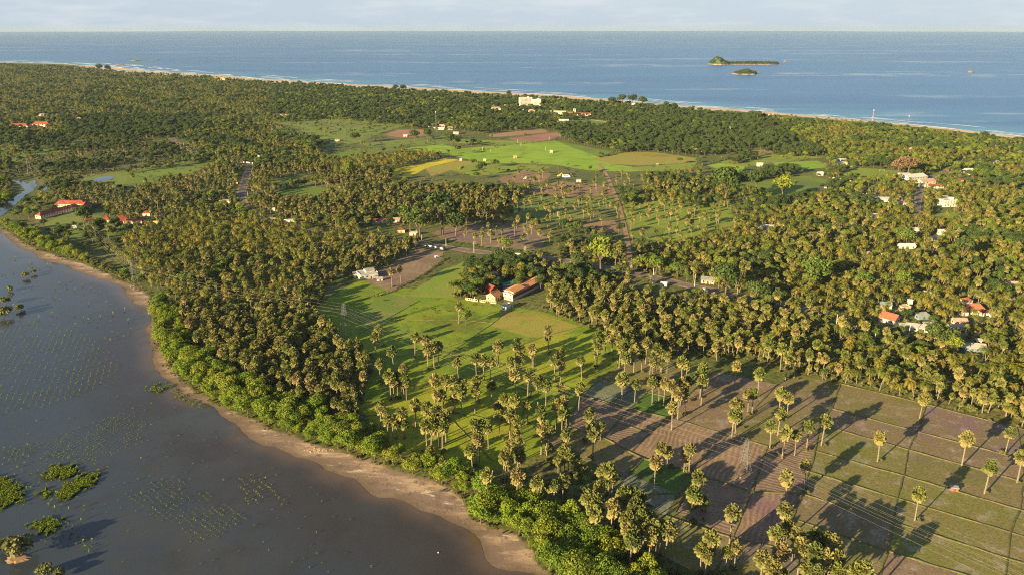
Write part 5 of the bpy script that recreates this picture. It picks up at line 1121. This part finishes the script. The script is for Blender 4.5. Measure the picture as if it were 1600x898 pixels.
def house(x, y, l, w, yaw, hh, roof, wc, rc, label, near, rh, cat, name):
    c = P(x, y); yaw = math.radians(yaw); l, w = (l * .76, w * .78) if near <= 1 and name == 'house' else (l, w); r = empty(name, (c[0], c[1], 0), yaw, label, cat)
    rh = rh if rh else (w * .26 if roof in ('gable', 'hip') else (.9 if roof == 'mono' else .5))
    mb = MB(); a, b = l / 2, w / 2
    if roof == 'gable': mb.add([(-a, -b, -.2), (a, -b, -.2), (a, b, -.2), (-a, b, -.2), (-a, -b, hh), (a, -b, hh), (a, b, hh), (-a, b, hh), (-a, 0, hh + rh - .17), (a, 0, hh + rh - .17)], [(0, 1, 5, 4), (2, 3, 7, 6), (1, 2, 6, 9, 5), (3, 0, 4, 8, 7), (4, 5, 9, 8), (6, 7, 8, 9)])
    elif roof == 'mono': mb.add([(-a, -b, -.2), (a, -b, -.2), (a, b, -.2), (-a, b, -.2), (-a, -b, hh), (a, -b, hh), (a, b, hh + rh - .12), (-a, b, hh + rh - .12)], [(0, 1, 5, 4), (1, 2, 6, 5), (2, 3, 7, 6), (3, 0, 4, 7), (4, 5, 6, 7)])
    else: mb.box((0, 0, hh / 2 - .1), (l, w, hh + .2))
    wc2 = M[wc]; mb.build("wall", wc2, r)
    rf = roof_mesh(roof, l, w, hh, rh, .55 if near or roof != 'flat' else .3).build("roof", M[rc], r)
    if roof in ('gable', 'hip') and near >= 1:
        k = MB(); hx = a + .5 if roof == 'gable' else max(.15, a + .5 - (b + .5) * .95); k.tube([(-hx, 0, hh + rh + .05), (hx, 0, hh + rh + .05)], .16, 5); k.build("ridge_cap", M[rc], rf)
    if roof == 'flat' and l > 4 and name != "garden_wall":
        for p, s in (((0, -b - .12, hh + .5), (l + .3, .16, .5)), ((0, b + .12, hh + .5), (l + .3, .16, .5)), ((-a - .12, 0, hh + .5), (.16, w + .05, .5)), ((a + .12, 0, hh + .5), (.16, w + .05, .5))):
            k = MB(); k.box(p, s); k.build("parapet", wc2, r)
    if name in ("garden_wall", "water_tank"): return r
    # windows and doors on the long walls and ends
    fl = max(1, int(round(hh / 3.4))); fh = hh / fl
    step = 3.2 if near >= 2 else (4.5 if near == 1 else 7.0); dw = min(1.4, step * .4) * (1.0 if near else 1.7); wh = min(1.35, fh * .42) * (1.0 if near else 1.35)
    wm = MB(); wm.box((0, 0, 0), (dw, .10, wh)); wme = wm.me("window", M['glass']); fme = None
    if near >= 2:
        f = MB()
        for p, s in (((0, -.03, wh / 2 + .05), (dw + .2, .14, .09)), ((0, -.04, -wh / 2 - .05), (dw + .3, .2, .09)), ((0, -.02, 0), (.06, .13, wh))): f.box(p, s)
        fme = f.me("window_frame", M['white'] if wc != 'white' else M['concrete'])
    dm = MB(); dm.box((0, 0, 1.0), (1.1, .12, 2.05)); dme = dm.me("door", M['wood'])
    cdir = math.atan2(-c[1], -c[0]) - yaw
    for (nx, ny, L_) in ((0, -1, l), (0, 1, l), (-1, 0, w), (1, 0, w)):
        if math.cos(math.atan2(ny, nx) - cdir) < -.15 and near < 2: continue
        n = max(1, int(L_ / step)); ang = math.atan2(nx, -ny)
        for f in range(fl):
            for k in range(n):
                t = (k + .5) / n * L_ - L_ / 2; px_, py_ = (t, ny * (b + .03)) if ny else (nx * (a + .03), t)
                if f == 0 and k == n // 2 and ny == -1: o = link("door", dme, r, (px_, py_, 0))
                else:
                    o = link("window", wme, r, (px_, py_, f * fh + fh * .56))
                    if fme: link("window_frame", fme, o)
                o.rotation_euler = (0, 0, ang)
    if near >= 3 and roof == 'flat' and fl > 1:
        for f in range(1, fl):
            k = MB(); k.box((0, -b - .7, f * fh), (l * .8, 1.35, .16)); bl = k.build("balcony", wc2, r)
            k = MB(); k.box((0, -b - 1.3, f * fh + .55), (l * .8, .1, .9)); k.build("balcony_rail", M['greywhite'], bl)
        k = MB(); k.box((l * .2, 0, hh + 1.6), (4, 4, 2.7)); k.build("stair_tower", wc2, r)
    return r
for s in B:
    r_ = house(*s)
    lab = s[9]
    if lab.startswith("long two storey"):           # raised rear half of the long roof and its white front gable
        roof_mesh('gable', 15, 9.4, 6.7, 1.6, .5).build('raised_roof', M['orange_tile'], r_, (-15.2, 0, 0))
        k = MB(); k.box((-15.2, 0, 6.3), (14.6, 8.8, .9)); k.build('raised_wall', M['white'], r_)
        k = MB(); k.box((-17, 0, 3.1), (.25, 8.0, .25)); k.build("gable_beam", M['white'], r_)
        for q in (-3.6, -1.2, 1.2, 3.6): k = MB(); k.box((-24.2, q, 3.0), (.3, .3, 6.0)); k.build("veranda_post", M['white'], r_)
        k = MB(); k.box((-23.7, 0, 3.0), (1.9, 8.4, .2)); k.build("veranda_floor", M['white'], r_)
        k = MB(); k.box((0, -4.56, 4.9), (47.5, .12, .9)); k.build("eaves_band", M['grey'], r_)
        k = MB(); k.box((0, -4.58, 3.2), (47.6, .14, 2.2)); k.build("painted_side", M['maroon'], r_)
        k = MB(); k.box((0, -4.56, 1.0), (47.5, .12, 2.0)); k.build("lower_wall", M['concrete'], r_)
    if lab.startswith("modern white"):
        k = MB(); k.box((2.2, 1.2, 5.25), (7.5, 6.5, 1.9)); k.build("upper_storey", M['white'], r_)
        k = MB(); k.box((2.4, 1.2, 6.32), (8.4, 7.4, .22)); k.build("upper_roof", M['greywhite'], r_)
        k = MB(); k.box((4.6, -6.5, 2.9), (5.5, 2.4, .2)); k.build("porch_roof", M['white'], r_)
        for q in (2.2, 7.0): k = MB(); k.box((q, -7.4, 1.4), (.25, .25, 2.8)); k.build("porch_post", M['white'], r_)
    if lab.startswith("open grey"):
        for q in (-4.5, -1.5, 1.5, 4.5): k = MB(); k.box((q, -4.2, 1.4), (.3, .3, 2.8)); k.build("veranda_post", M['concrete'], r_)
        k = MB(); k.box((0, -3.7, 2.95), (11.4, 1.9, .15)); k.build("veranda_roof", M['grey'], r_)

# ------------------------------------------------------------------ walls, fences
def wall(pts, hgt, mat, label, thick=.25, piers=4.0, cap=True, name="garden_wall"):
    l = PP(pts); c = l.mean(0); r = empty(name, (c[0], c[1], 0), 0, label, "wall")
    for a, b in zip(l[:-1], l[1:]):
        m = (a + b) / 2 - c; d = b - a; L_ = np.linalg.norm(d); rz = math.atan2(d[1], d[0])
        k = MB(); k.box((m[0], m[1], hgt / 2 - .05), (L_, thick, hgt + .1), 0, rz); k.build("wall_panel", M[mat], r)
        if cap: k = MB(); k.box((m[0], m[1], hgt + .06), (L_, thick + .12, .1), 0, rz); k.build("coping", M['white'], r)
        n = max(1, int(L_ / piers))
        for i in range(n + 1):
            p = a + d * i / n - c; k = MB(); k.box((p[0], p[1], hgt / 2 + .1), (thick + .2, thick + .2, hgt + .35), 0, rz); k.build("pier", M[mat], r)
    return r
wall([(661, 384), (676, 387), (693, 390.5)], 1.5, 'white', "white boundary wall at the head of the ploughed yard", piers=3.0)
wall([(784, 396), (800, 397.5), (819, 399)], 1.4, 'cream', "pale wall along the main road by the single tree")
wall([(1443, 457.5), (1457, 460), (1472, 463)], 2.0, 'white', "bright white wall behind the orange garden", piers=5)
wall([(1404, 486), (1390, 494), (1386, 497)], 1.8, 'grey', "grey lane wall beside the tan block house")
wall([(420, 341), (436, 343.5), (460, 348.5)], 1.6, 'cream', "cream wall pieces along the grove track", piers=6)
wall([(1296, 278), (1306, 280), (1335, 284.5)], 1.8, 'white', "long white wall between meadow and palms", piers=7)
wall([(664, 198.5), (680, 201)], 2.4, 'white', "white compound wall by the lattice mast", piers=8, cap=False)
wall([(372, 253.5), (395, 256)], 1.6, 'cream', "pale wall at the road bend", piers=8)
wall([(1332, 367), (1341, 363), (1348, 358.5)], 1.4, 'orange_tile', "reddish earth bank wall between coconut palms", piers=8, cap=False)
def balustrade(pts, label):
    l = PP(pts); c = l.mean(0); r = empty("balustrade", (c[0], c[1], 0), 0, label, "balustrade")
    for a, b in zip(l[:-1], l[1:]):
        d = b - a; L_ = np.linalg.norm(d); rz = math.atan2(d[1], d[0]); m = (a + b) / 2 - c
        for z, th in ((.25, .5), (1.75, .18)): k = MB(); k.box((m[0], m[1], z), (L_, .3, th), 0, rz); k.build("rail", M['cream'], r)
        n = max(2, int(L_ / 1.6)); pm = MB(); pm.box((0, 0, .95), (.28, .28, 1.9), 0, rz); pme = pm.me("post", M['cream'])
        for i in range(n + 1): p = a + d * i / n - c; link("post", pme, r, (p[0], p[1], 0))
balustrade([(728, 468), (746, 471)], "cream balustrade with square posts on the paddy edge")
balustrade([(750, 471), (775, 474)], "cream balustrade below the yellow cottage")
k = MB(); k.box((0, 0, .5), (1.1, 1.1, 1.0)); k.box((0, 0, 1.3), (.8, .8, .6)); k.tube([(0, 0, 1.6), (0, 0, 2.6), (0, 0, 3.4), (0, 0, 3.6)], [.35, .42, .26, .05], 8)
w_ = P(741.5, 470.5); o = k.build("gate_pillar", M['cream'], None, (w_[0], w_[1], 0)); tag(o, "pale gate pillar with rounded top on the balustrade", "pillar")

# ------------------------------------------------------------------ pylons, cables, poles, masts
def pylon(px, py, hgt, rz, label, base=5.2):
    c = P(px, py); r = empty("lattice_pylon", (c[0], c[1], 0), rz, label, "pylon"); top = .55; lv = [0, .22, .40, .54, .65, .74, .82, .90, 1.0]
    wd = lambda t: base / 2 * (1 - t) ** 1.25 + top if t < .66 else max(.28, base / 2 * .34 ** 1.25 + top - (t - .66) * 1.6)
    cs = [(-1, -1), (1, -1), (1, 1), (-1, 1)]
    for sx, sy in cs:
        k = MB()
        for a, b in zip(lv[:-1], lv[1:]): k.bar((sx * wd(a), sy * wd(a), a * hgt), (sx * wd(b), sy * wd(b), b * hgt), .08)
        k.build("leg", M['steel'], r)
        k = MB(); k.box((sx * wd(0), sy * wd(0), .15), (.8, .8, .5)); k.build("footing", M['concrete'], r)
    br = MB()
    for a, b in zip(lv[:-1], lv[1:]):
        for i in range(4):
            p, q = cs[i], cs[(i + 1) % 4]
            br.bar((p[0] * wd(a), p[1] * wd(a), a * hgt), (q[0] * wd(b), q[1] * wd(b), b * hgt), .04, n=3); br.bar((q[0] * wd(a), q[1] * wd(a), a * hgt), (p[0] * wd(b), p[1] * wd(b), b * hgt), .04, n=3)
            br.bar((p[0] * wd(b), p[1] * wd(b), b * hgt), (q[0] * wd(b), q[1] * wd(b), b * hgt), .04, n=3)
    o = br.build("bracing", M['steel'], r); o['kind'] = 'stuff'
    tips = []
    for t, ln in ((.66, 3.4), (.78, 2.9), (.90, 2.4)):
        for s in (-1, 1):
            k = MB(); z = t * hgt; e = (0, s * ln, z)
            for q in (-1, 1): k.bar((q * wd(t), s * wd(t), z), e, .07); k.bar((q * wd(t), s * wd(t), z + 1.0), e, .06)
            a_ = k.build("cross_arm", M['steel'], r)
            k = MB(); k.tube([(0, s * ln, z - .02), (0, s * ln, z - 1.1)], .09, 6); k.build("insulator", M['glass'], a_)
            tips.append((0, s * ln, z - 1.15))
    tips.append((0, 0, hgt))
    cr, sr = math.cos(rz), math.sin(rz)
    return [Vector((c[0] + x * cr - y * sr, c[1] + x * sr + y * cr, z)) for x, y, z in tips]
PY = [(47, 272, 23, "distant pylon standing by the creek mangroves"), (213, 449, 23, "lattice pylon on the sandy shore before the coconut grove"), (540, 519, 21, "lattice pylon in the upper green paddy"), (1161, 754, 23, "lattice pylon in the ploughed fields"), (2080, 1190, 23, "")]
pw_ = [P(p[0], p[1]) for p in PY]; tips = []
for i, (x, y, hgt, lab) in enumerate(PY):
    a = pw_[max(0, i - 1)]; b = pw_[min(len(PY) - 1, i + 1)]; rz = math.atan2((b - a)[1], (b - a)[0])
    if lab: tips.append(pylon(x, y, hgt, rz, lab))
    else:
        c = pw_[i]; cr, sr = math.cos(rz), math.sin(rz); t0 = [(s * ln, t * hgt - 1.15) for t, ln in ((.66, 3.4), (.78, 2.9), (.90, 2.4)) for s in (-1, 1)] + [(0, hgt)]
        tips.append([Vector((c[0] - q * sr, c[1] + q * cr, z)) for q, z in t0])
spans = ["between the creek and shore pylons", "between the shore and paddy pylons", "between the paddy and ploughed field pylons", "from the ploughed field pylon out over the bund fields"]
cond = ["lower conductor, far side,", "lower conductor, near side,", "middle conductor, far side,", "middle conductor, near side,", "upper conductor, far side,", "upper conductor, near side,", "top earth wire"]
for i in range(len(tips) - 1):
    for q in range(7):
        a, b = tips[i][q], tips[i + 1][q]; sag = (b - a).length * .012 * (.7 if q == 6 else 1)
        k = MB(); k.tube([tuple(a.lerp(b, t / 20) - Vector((0, 0, 4 * sag * (t / 20) * (1 - t / 20)))) for t in range(21)], .016 if q < 6 else .012, 3)
        tag(k.build("power_cable", M['cable']), f"{cond[q]} {spans[i]}", "cable", "power line cables")
def pole(px, py, hgt, label, stay=False):
    c = P(px, py); r = empty("utility_pole", (c[0], c[1], 0), rng.uniform(-.3, .3), label, "pole", "utility poles along the roads")
    k = MB(); k.tube([(0, 0, -.2), (0, 0, hgt)], [.24, .15], 6); k.build("post", M['concrete'], r)
    if stay: k = MB(); k.tube([(1.6, 0, -.2), (.1, 0, hgt * .93)], [.2, .14], 6); k.build("strut", M['concrete'], r)
    k = MB(); k.box((0, 0, hgt - .5), (.14, 1.7, .12)); a_ = k.build("cross_arm", M['steel'], r)
    for s in (-.75, 0, .75): k = MB(); k.tube([(0, s, hgt - .44), (0, s, hgt - .2)], .07, 5); k.build("insulator", M['white'], a_)
for x, y, hh, lab, st in [(288, 233, 11, "utility pole at the far road fork", 0), (309, 246, 11, "utility pole past the far road fork", 0), (338, 248, 10, "short pole by the pale track end", 0), (373, 258, 12, "double pole on the inside of the road bend", 1), (370, 267, 11, "first pole on the road below the bend", 0), (365, 279, 11, "second pole on the road below the bend", 0),
    (361, 292, 11, "pole behind the yellow board", 0), (356, 311, 13, "tall pole by the long pale shed", 0), (388, 312, 10, "pole across the road from the pale shed", 0), (377, 321, 9, "pole where the road enters the grove", 0), (651, 377, 12, "tall white pole at the yard gate", 0), (659, 379, 8, "short pole beside the yard gate pole", 0), (697, 386, 8, "pole over the road from the yard wall", 0),
    (740.6, 395, 11, "white pole midway on the main road", 0), (785.6, 401, 9, "pole on the main road by the compound trees", 0), (821.6, 399, 9, "pole at the end of the cream road wall", 0), (819, 398, 8, "short post beside the cream road wall", 0), (1020, 443, 13, "A shaped double pole on the road verge", 1), (1085, 449, 11, "pole in front of the roadside shop", 0), (1151.6, 460, 10, "pole between two big roadside trees", 0),
    (986, 419, 10, "pole at the road junction", 0), (1305, 516, 12, "leaning white pole on the earth path", 0), (1419, 527, 10, "pole among the village palms", 0), (1365, 540, 9, "pole by the shady village lane", 0)]: pole(x, y, hh, lab, st)
def mast(px, py, hgt, label, w=1.2, bands=None):
    c = P(px, py); r = empty("lattice_mast", (c[0], c[1], 0), .3, label, "mast"); n = 10
    for i in range(n):
        z0, z1 = hgt * i / n, hgt * (i + 1) / n; w0, w1 = w * (1 - .6 * i / n), w * (1 - .6 * (i + 1) / n); k = MB(); cs = [(1, 0), (-.5, .87), (-.5, -.87)]
        for q in range(3):
            a, b = cs[q], cs[(q + 1) % 3]; k.bar((a[0] * w0, a[1] * w0, z0), (a[0] * w1, a[1] * w1, z1), .13, n=4); k.bar((a[0] * w0, a[1] * w0, z0), (b[0] * w1, b[1] * w1, z1), .07, n=3); k.bar((a[0] * w1, a[1] * w1, z1), (b[0] * w1, b[1] * w1, z1), .07, n=3)
        o = k.build("section", M[bands[i % 2]] if bands else M['steel'], r); o['kind'] = 'stuff'
    for q in range(3): k = MB(); k.box((math.cos(q * 2.1) * .9, math.sin(q * 2.1) * .9, hgt * .96), (.5, .5, 2.4), 0, q * 2.1); k.build("antenna", M['white'], r)
mast(682, 207.5, 42, "tall grey lattice mast beside the red soil", 1.5)
mast(1362, 197, 34, "red and white banded mast at the shore palms", 1.6, ('red_paint', 'white'))
mast(101, 121, 58, "thin pale mast in the far coconut woods", 1.6)
mast(1418, 199, 24, "thin wire antenna mast on the far shore", .8)
def post(px, py, hgt, label):
    c = P(px, py); k = MB(); k.tube([(0, 0, -.2), (0, 0, hgt)], [.2, .15], 5); tag(k.build("field_post", M['white'], None, (c[0], c[1], 0)), label, "post", "white posts in the far fields")
for i, (x, y) in enumerate([(767, 238), (754, 236), (809, 224), (858, 219), (852, 236), (689, 241), (704, 246), (717, 235), (814, 229)]): post(x, y, 7, ["white post at the far corner of the vivid field", "white post left in the vivid field", "white post on the far hedge of the vivid field", "white pole pair at the pink soil corner", "thin post before the cream hut", "post at the plantation tip", "post by the yellow field corner", "post on the upper vivid plot", "post near the middle of the vivid field"][i])

# ------------------------------------------------------------------ vehicles and boards
def vehicle(px, py, rz, L_, W_, H_, cab, mat, label, cat, name):
    c = P(px, py); r = empty(name, (c[0], c[1], .1), rz, label, cat); a, b = L_ / 2, W_ / 2; g = .35
    prof = [(-a, g), (a, g), (a, H_ * .52), (a - cab * .35, H_ * .56), (a - cab, H_), (-a + .15, H_), (-a, H_ * .6)]
    n = len(prof); k = MB(); k.add([(x, -b, z) for x, z in prof] + [(x, b, z) for x, z in prof], [tuple(range(n)), tuple(range(2 * n - 1, n - 1, -1))] + [(i + n, (i + 1) % n + n, (i + 1) % n, i) for i in range(n)]); k.build("body", M[mat], r)
    k = MB()
    for s in (-1, 1): k.box((-cab * .3, s * (b + .01), H_ * .76), (L_ * .62, .04, H_ * .26))
    o = k.build("side_window", M['glass'], r); o['kind'] = 'stuff'
    k = MB(); k.add([(a - cab * .38, -b * .85, H_ * .6), (a - cab * .38, b * .85, H_ * .6), (a - cab * .94 + .03, b * .85, H_ * .96), (a - cab * .94 + .03, -b * .85, H_ * .96)], [(0, 1, 2, 3)]); k.V = [(x + .06, y, z + .04) for x, y, z in k.V]; k.build("windscreen", M['glass'], r)
    for sx in (-.62, .62):
        for s in (-1, 1):
            k = MB(); k.tube([(sx * a, s * (b - .12), .36), (sx * a, s * (b + .06), .36)], .36, 10); wl = k.build("wheel", M['rubber'], r); k = MB(); k.tube([(sx * a, s * (b + .05), .36), (sx * a, s * (b + .08), .36)], .2, 8); k.build("rim", M['steel'], wl)
    return r
vehicle(114, 357, .5, 7.5, 2.2, 2.7, 1.0, 'white_paint', "white minibus parked on the grass below the school", "minibus", "minibus")
vehicle(683, 402.5, .6, 4.4, 1.8, 1.55, 1.6, 'white_paint', "white car at the corner of the ploughed yard", "car", "parked_car")
vehicle(1101, 453.5, -.35, 4.4, 1.8, 1.5, 1.6, 'white_paint', "white car driving on the main road near the shop", "car", "car")
vehicle(884.5, 277.5, .15, 11, 2.9, 3.6, 2.0, 'white_paint', "white lorry beside the yellow digger on bare soil", "lorry", "lorry")
vehicle(1430, 318, 1.3, 4.5, 1.8, 1.6, 1.6, 'white_paint', "pale car on the village street", "car", "car")
def digger(px, py, label):
    c = P(px, py); r = empty("digger", (c[0], c[1], 0), .4, label, "digger")
    for s in (-1.1, 1.1): k = MB(); k.box((0, s, .5), (4.4, .7, 1.0)); k.build("track", M['rubber'], r)
    k = MB(); k.box((-.4, 0, 1.8), (3.6, 2.6, 1.5)); k.build("body", M['yellow_paint'], r)
    k = MB(); k.box((.9, .7, 2.9), (1.5, 1.1, 1.7)); cb = k.build("cab", M['yellow_paint'], r); k = MB(); k.box((1.68, .7, 3.0), (.06, .9, 1.1)); k.build("cab_window", M['glass'], cb)
    k = MB(); k.bar((1.2, -.4, 2.3), (3.6, -.4, 5.6), .32); k.build("boom", M['yellow_paint'], r)
    k = MB(); k.bar((3.6, -.4, 5.6), (5.6, -.4, 3.0), .26); k.build("dipper", M['yellow_paint'], r)
    k = MB(); k.box((5.6, -.4, 2.4), (.9, 1.1, .9)); k.build("bucket", M['steel'], r)
digger(873.5, 276.8, "yellow digger with raised arm on the brown soil")
c = P(370, 290); r = empty("notice_board", (c[0], c[1], 0), .1, "yellow board on two posts beside the road", "board")
k = MB(); k.box((0, 0, 3.3), (3.6, .15, 2.4)); k.build("panel", M['yellow_paint'], r)
for q in (-1.3, 1.3): k = MB(); k.box((q, .14, 1.5), (.14, .12, 3.2)); k.build("post", M['steel'], r)
# goal posts on the playing field
for x, y, lab in ((1378, 268.5, "white goal frame on the playing field"),):
    c = P(x, y); r = empty("goal", (c[0], c[1], 0), .1, lab, "goal")
    for q in (-3.6, 3.6): k = MB(); k.tube([(q, 0, 0), (q, 0, 2.6)], .09, 5); k.build("upright", M['white'], r)
    k = MB(); k.tube([(-3.6, 0, 2.55), (3.6, 0, 2.55)], .09, 5); k.build("crossbar", M['white'], r)
# rubble on the sand and a floating buoy
def stones(name, px, n, sx, sy, smin, smax, label, mat, z=0):
    c = P(*px); mb = MB()
    for i in range(n):
        p = (c[0] + rng.normal(0, sx), c[1] + rng.normal(0, sy), z + .1); s = rng.uniform(smin, smax); a = rng.uniform(0, 6.28)
        V = [(p[0] + s * math.cos(a + q * 1.256) * rng.uniform(.7, 1.1), p[1] + s * math.sin(a + q * 1.256) * rng.uniform(.7, 1.1), p[2] - .15) for q in range(5)]
        V += [(p[0] + s * .55 * math.cos(a + q * 1.256), p[1] + s * .55 * math.sin(a + q * 1.256), p[2] + s * rng.uniform(.35, .7)) for q in range(5)]
        mb.add(V, [(q, (q + 1) % 5, 5 + (q + 1) % 5, 5 + q) for q in range(5)] + [(5, 6, 7, 8, 9)])
    return tag(mb.build(name, M[mat]), label, "stones", kind='stuff')
stones("rubble", (500, 703), 50, 3.6, 1.0, .12, .36, "pale rubble heap on the lagoon sand", 'tan')
stones("driftwood_litter", (610, 745), 120, 22, 6, .06, .22, "dark litter scattered on the sand", 'bark')
stones("driftwood_litter", (720, 800), 80, 12, 6, .06, .25, "dark litter on the sand near the point", 'bark')
k = MB(); k.tube([(0, 0, -.1), (0, 0, .1), (0, 0, .35), (0, 0, .45)], [.2, .34, .28, .06], 8); w_ = P(685, 863); tag(k.build("buoy", M['white'], None, (w_[0], w_[1], .05)), "small white float on the dark lagoon", "buoy")

# ------------------------------------------------------------------ islands
def mound(name, px0, px1, pyb, depth, prof, label, seed):
    a, b = P(px0, pyb), P(px1, pyb); r = np.random.default_rng(seed); n, m = 90, 22; V = []; T = []
    u = (b - a); L_ = np.linalg.norm(u); u /= L_; v = np.array([-u[1], u[0]])
    xs = [p[0] for p in prof]; hs = [p[1] for p in prof]; ds = [p[2] for p in prof]
    for i in range(n):
        t = i / (n - 1); hh = np.interp(t, xs, hs); dd = np.interp(t, xs, ds) * depth
        for j in range(m):
            q = j / (m - 1) * 2 - 1; z = hh * max(0, 1 - abs(q) ** 2.2) * (1 + .16 * math.sin(i * 1.3 + j) + r.normal(0, .07)) - (0.6 if abs(q) > .97 else 0)
            w = a + u * (t * L_) + v * (q * dd + 6 * math.sin(t * 21 + seed)); V.append((w[0], w[1], z))
    F = [(i * m + j, (i + 1) * m + j, (i + 1) * m + j + 1, i * m + j + 1) for i in range(n - 1) for j in range(m - 1)]
    mt, nt, bb = new_mat(name + "_ground"); g = nt.nodes.new("ShaderNodeNewGeometry"); sp_ = nt.nodes.new("ShaderNodeSeparateXYZ"); nt.links.new(g.outputs['Position'], sp_.inputs[0])
    rk = mixc(nt, ramp(nt, wnoise(nt, .06, 4, .7), .4, .6), (.22, .15, .11), (.32, .26, .20)); cc = mixc(nt, ramp(nt, sp_.outputs['Z'], 1.2, 4.0), rk, (.05, .075, .025)); nt.links.new(cc, bb.inputs['Base Color'])
    o = tag(link(name, mesh(name, V, F, mt)), label, "island", kind='structure')
    pts = []
    for _ in range(520):
        t = r.random(); hh = np.interp(t, xs, hs); dd = np.interp(t, xs, ds) * depth; q = r.uniform(-.75, .75)
        if hh < 5: continue
        w = a + u * (t * L_) + v * (q * dd); pts.append((w[0], w[1], r.uniform(.6, 1.1), r.uniform(0, 6.28), int(r.integers(0, 5)), hh * (1 - abs(q) ** 2.2)))
    ms = masses(name + "_wood", 'dark', [p[:5] for p in pts], "green tree cover on the " + label.split(',')[0], "trees")
    for vtx, p in zip(ms.data.vertices, pts): vtx.co.z = p[5] - 4.5
mound("island", 1108, 1222, 100.8, 95, [(0, 0, .3), (.05, 18, .7), (.10, 37, 1), (.14, 33, .9), (.21, 17, .7), (.26, 10, .5), (.45, 8, .5), (.6, 11, .6), (.8, 9, .5), (.9, 8, .35), (1, 0, .1)], "larger offshore island with a steep wooded hill", 1)
mound("island", 1143, 1185, 116, 60, [(0, 0, .2), (.1, 4, .6), (.35, 8, .9), (.55, 16, 1), (.7, 9, .8), (.9, 4, .5), (1, 0, .1)], "smaller offshore island, low and green", 2)
def sea_rock(px0, px1, py, hgt, label, seed):
    a, b = P(px0, py), P(px1, py); c = (a + b) / 2; L_ = np.linalg.norm(b - a) / 2; r = np.random.default_rng(seed); V = []; n = 14
    for lv_, (rr, z) in enumerate(((1.05, -.8), (.9, .35), (.55, .8), (.15, 1.0))):
        for q in range(n): k_ = r.uniform(.75, 1.2); V.append((math.cos(q / n * 6.283) * L_ * rr * k_, math.sin(q / n * 6.283) * L_ * .6 * rr * k_, z * hgt * r.uniform(.8, 1.15) if z > 0 else z))
    F = [(l * n + q, l * n + (q + 1) % n, (l + 1) * n + (q + 1) % n, (l + 1) * n + q) for l in range(3) for q in range(n)] + [tuple(range(3 * n, 4 * n))]
    tag(link("sea_rock", mesh("sea_rock", V, F, M['rock']), None, (c[0], c[1], 0)), label, "rock")
sea_rock(1512, 1522, 113.5, 9, "bare brown rock alone in the open sea", 3)
sea_rock(1224, 1229, 97.5, 9, "dark rock off the tip of the larger island", 4)
sea_rock(180, 195, 102.0, 5, "dark reef rock off the far beach", 5)
sea_rock(203, 222, 95.4, 5, "long dark reef beyond the far beach", 6)
sea_rock(232, 250, 94.6, 4, "low dark reef farthest from the beach", 7)
# muddy islet at the lagoon corner
V = []; c0 = P(28, 872)
for q in range(24): V.append((c0[0] + math.cos(q / 24 * 6.283) * 5.2 * rng.uniform(.8, 1.2), c0[1] + math.sin(q / 24 * 6.283) * 3.2 * rng.uniform(.8, 1.2), -.1))
V += [(c0[0] + (v_[0] - c0[0]) * .6, c0[1] + (v_[1] - c0[1]) * .6, .5) for v_ in V[:24]]
tag(link("islet", mesh("islet", V, [(q, (q + 1) % 24, 24 + (q + 1) % 24, 24 + q) for q in range(24)] + [tuple(range(24, 48))], M['earth'])), "muddy islet with mangroves at the lagoon corner", "islet", kind='structure')

# ------------------------------------------------------------------ haze
if HAZE_DENSITY > 0:
    hm = bpy.data.materials.new("haze_air"); hm.use_nodes = True; nt = hm.node_tree; nt.nodes.clear()
    ov = nt.nodes.new("ShaderNodeOutputMaterial"); pv = nt.nodes.new("ShaderNodeVolumePrincipled")
    pv.inputs['Color'].default_value = (.38, .50, .66, 1); pv.inputs['Density'].default_value = HAZE_DENSITY; pv.inputs['Anisotropy'].default_value = 0.0
    nt.links.new(pv.outputs[0], ov.inputs['Volume'])
    k = MB(); k.box((0, 12000, 107), (90000, 56000, 216)); hz = k.build("haze", hm); tag(hz, "thin pale air haze over land and sea", "haze", kind='stuff')
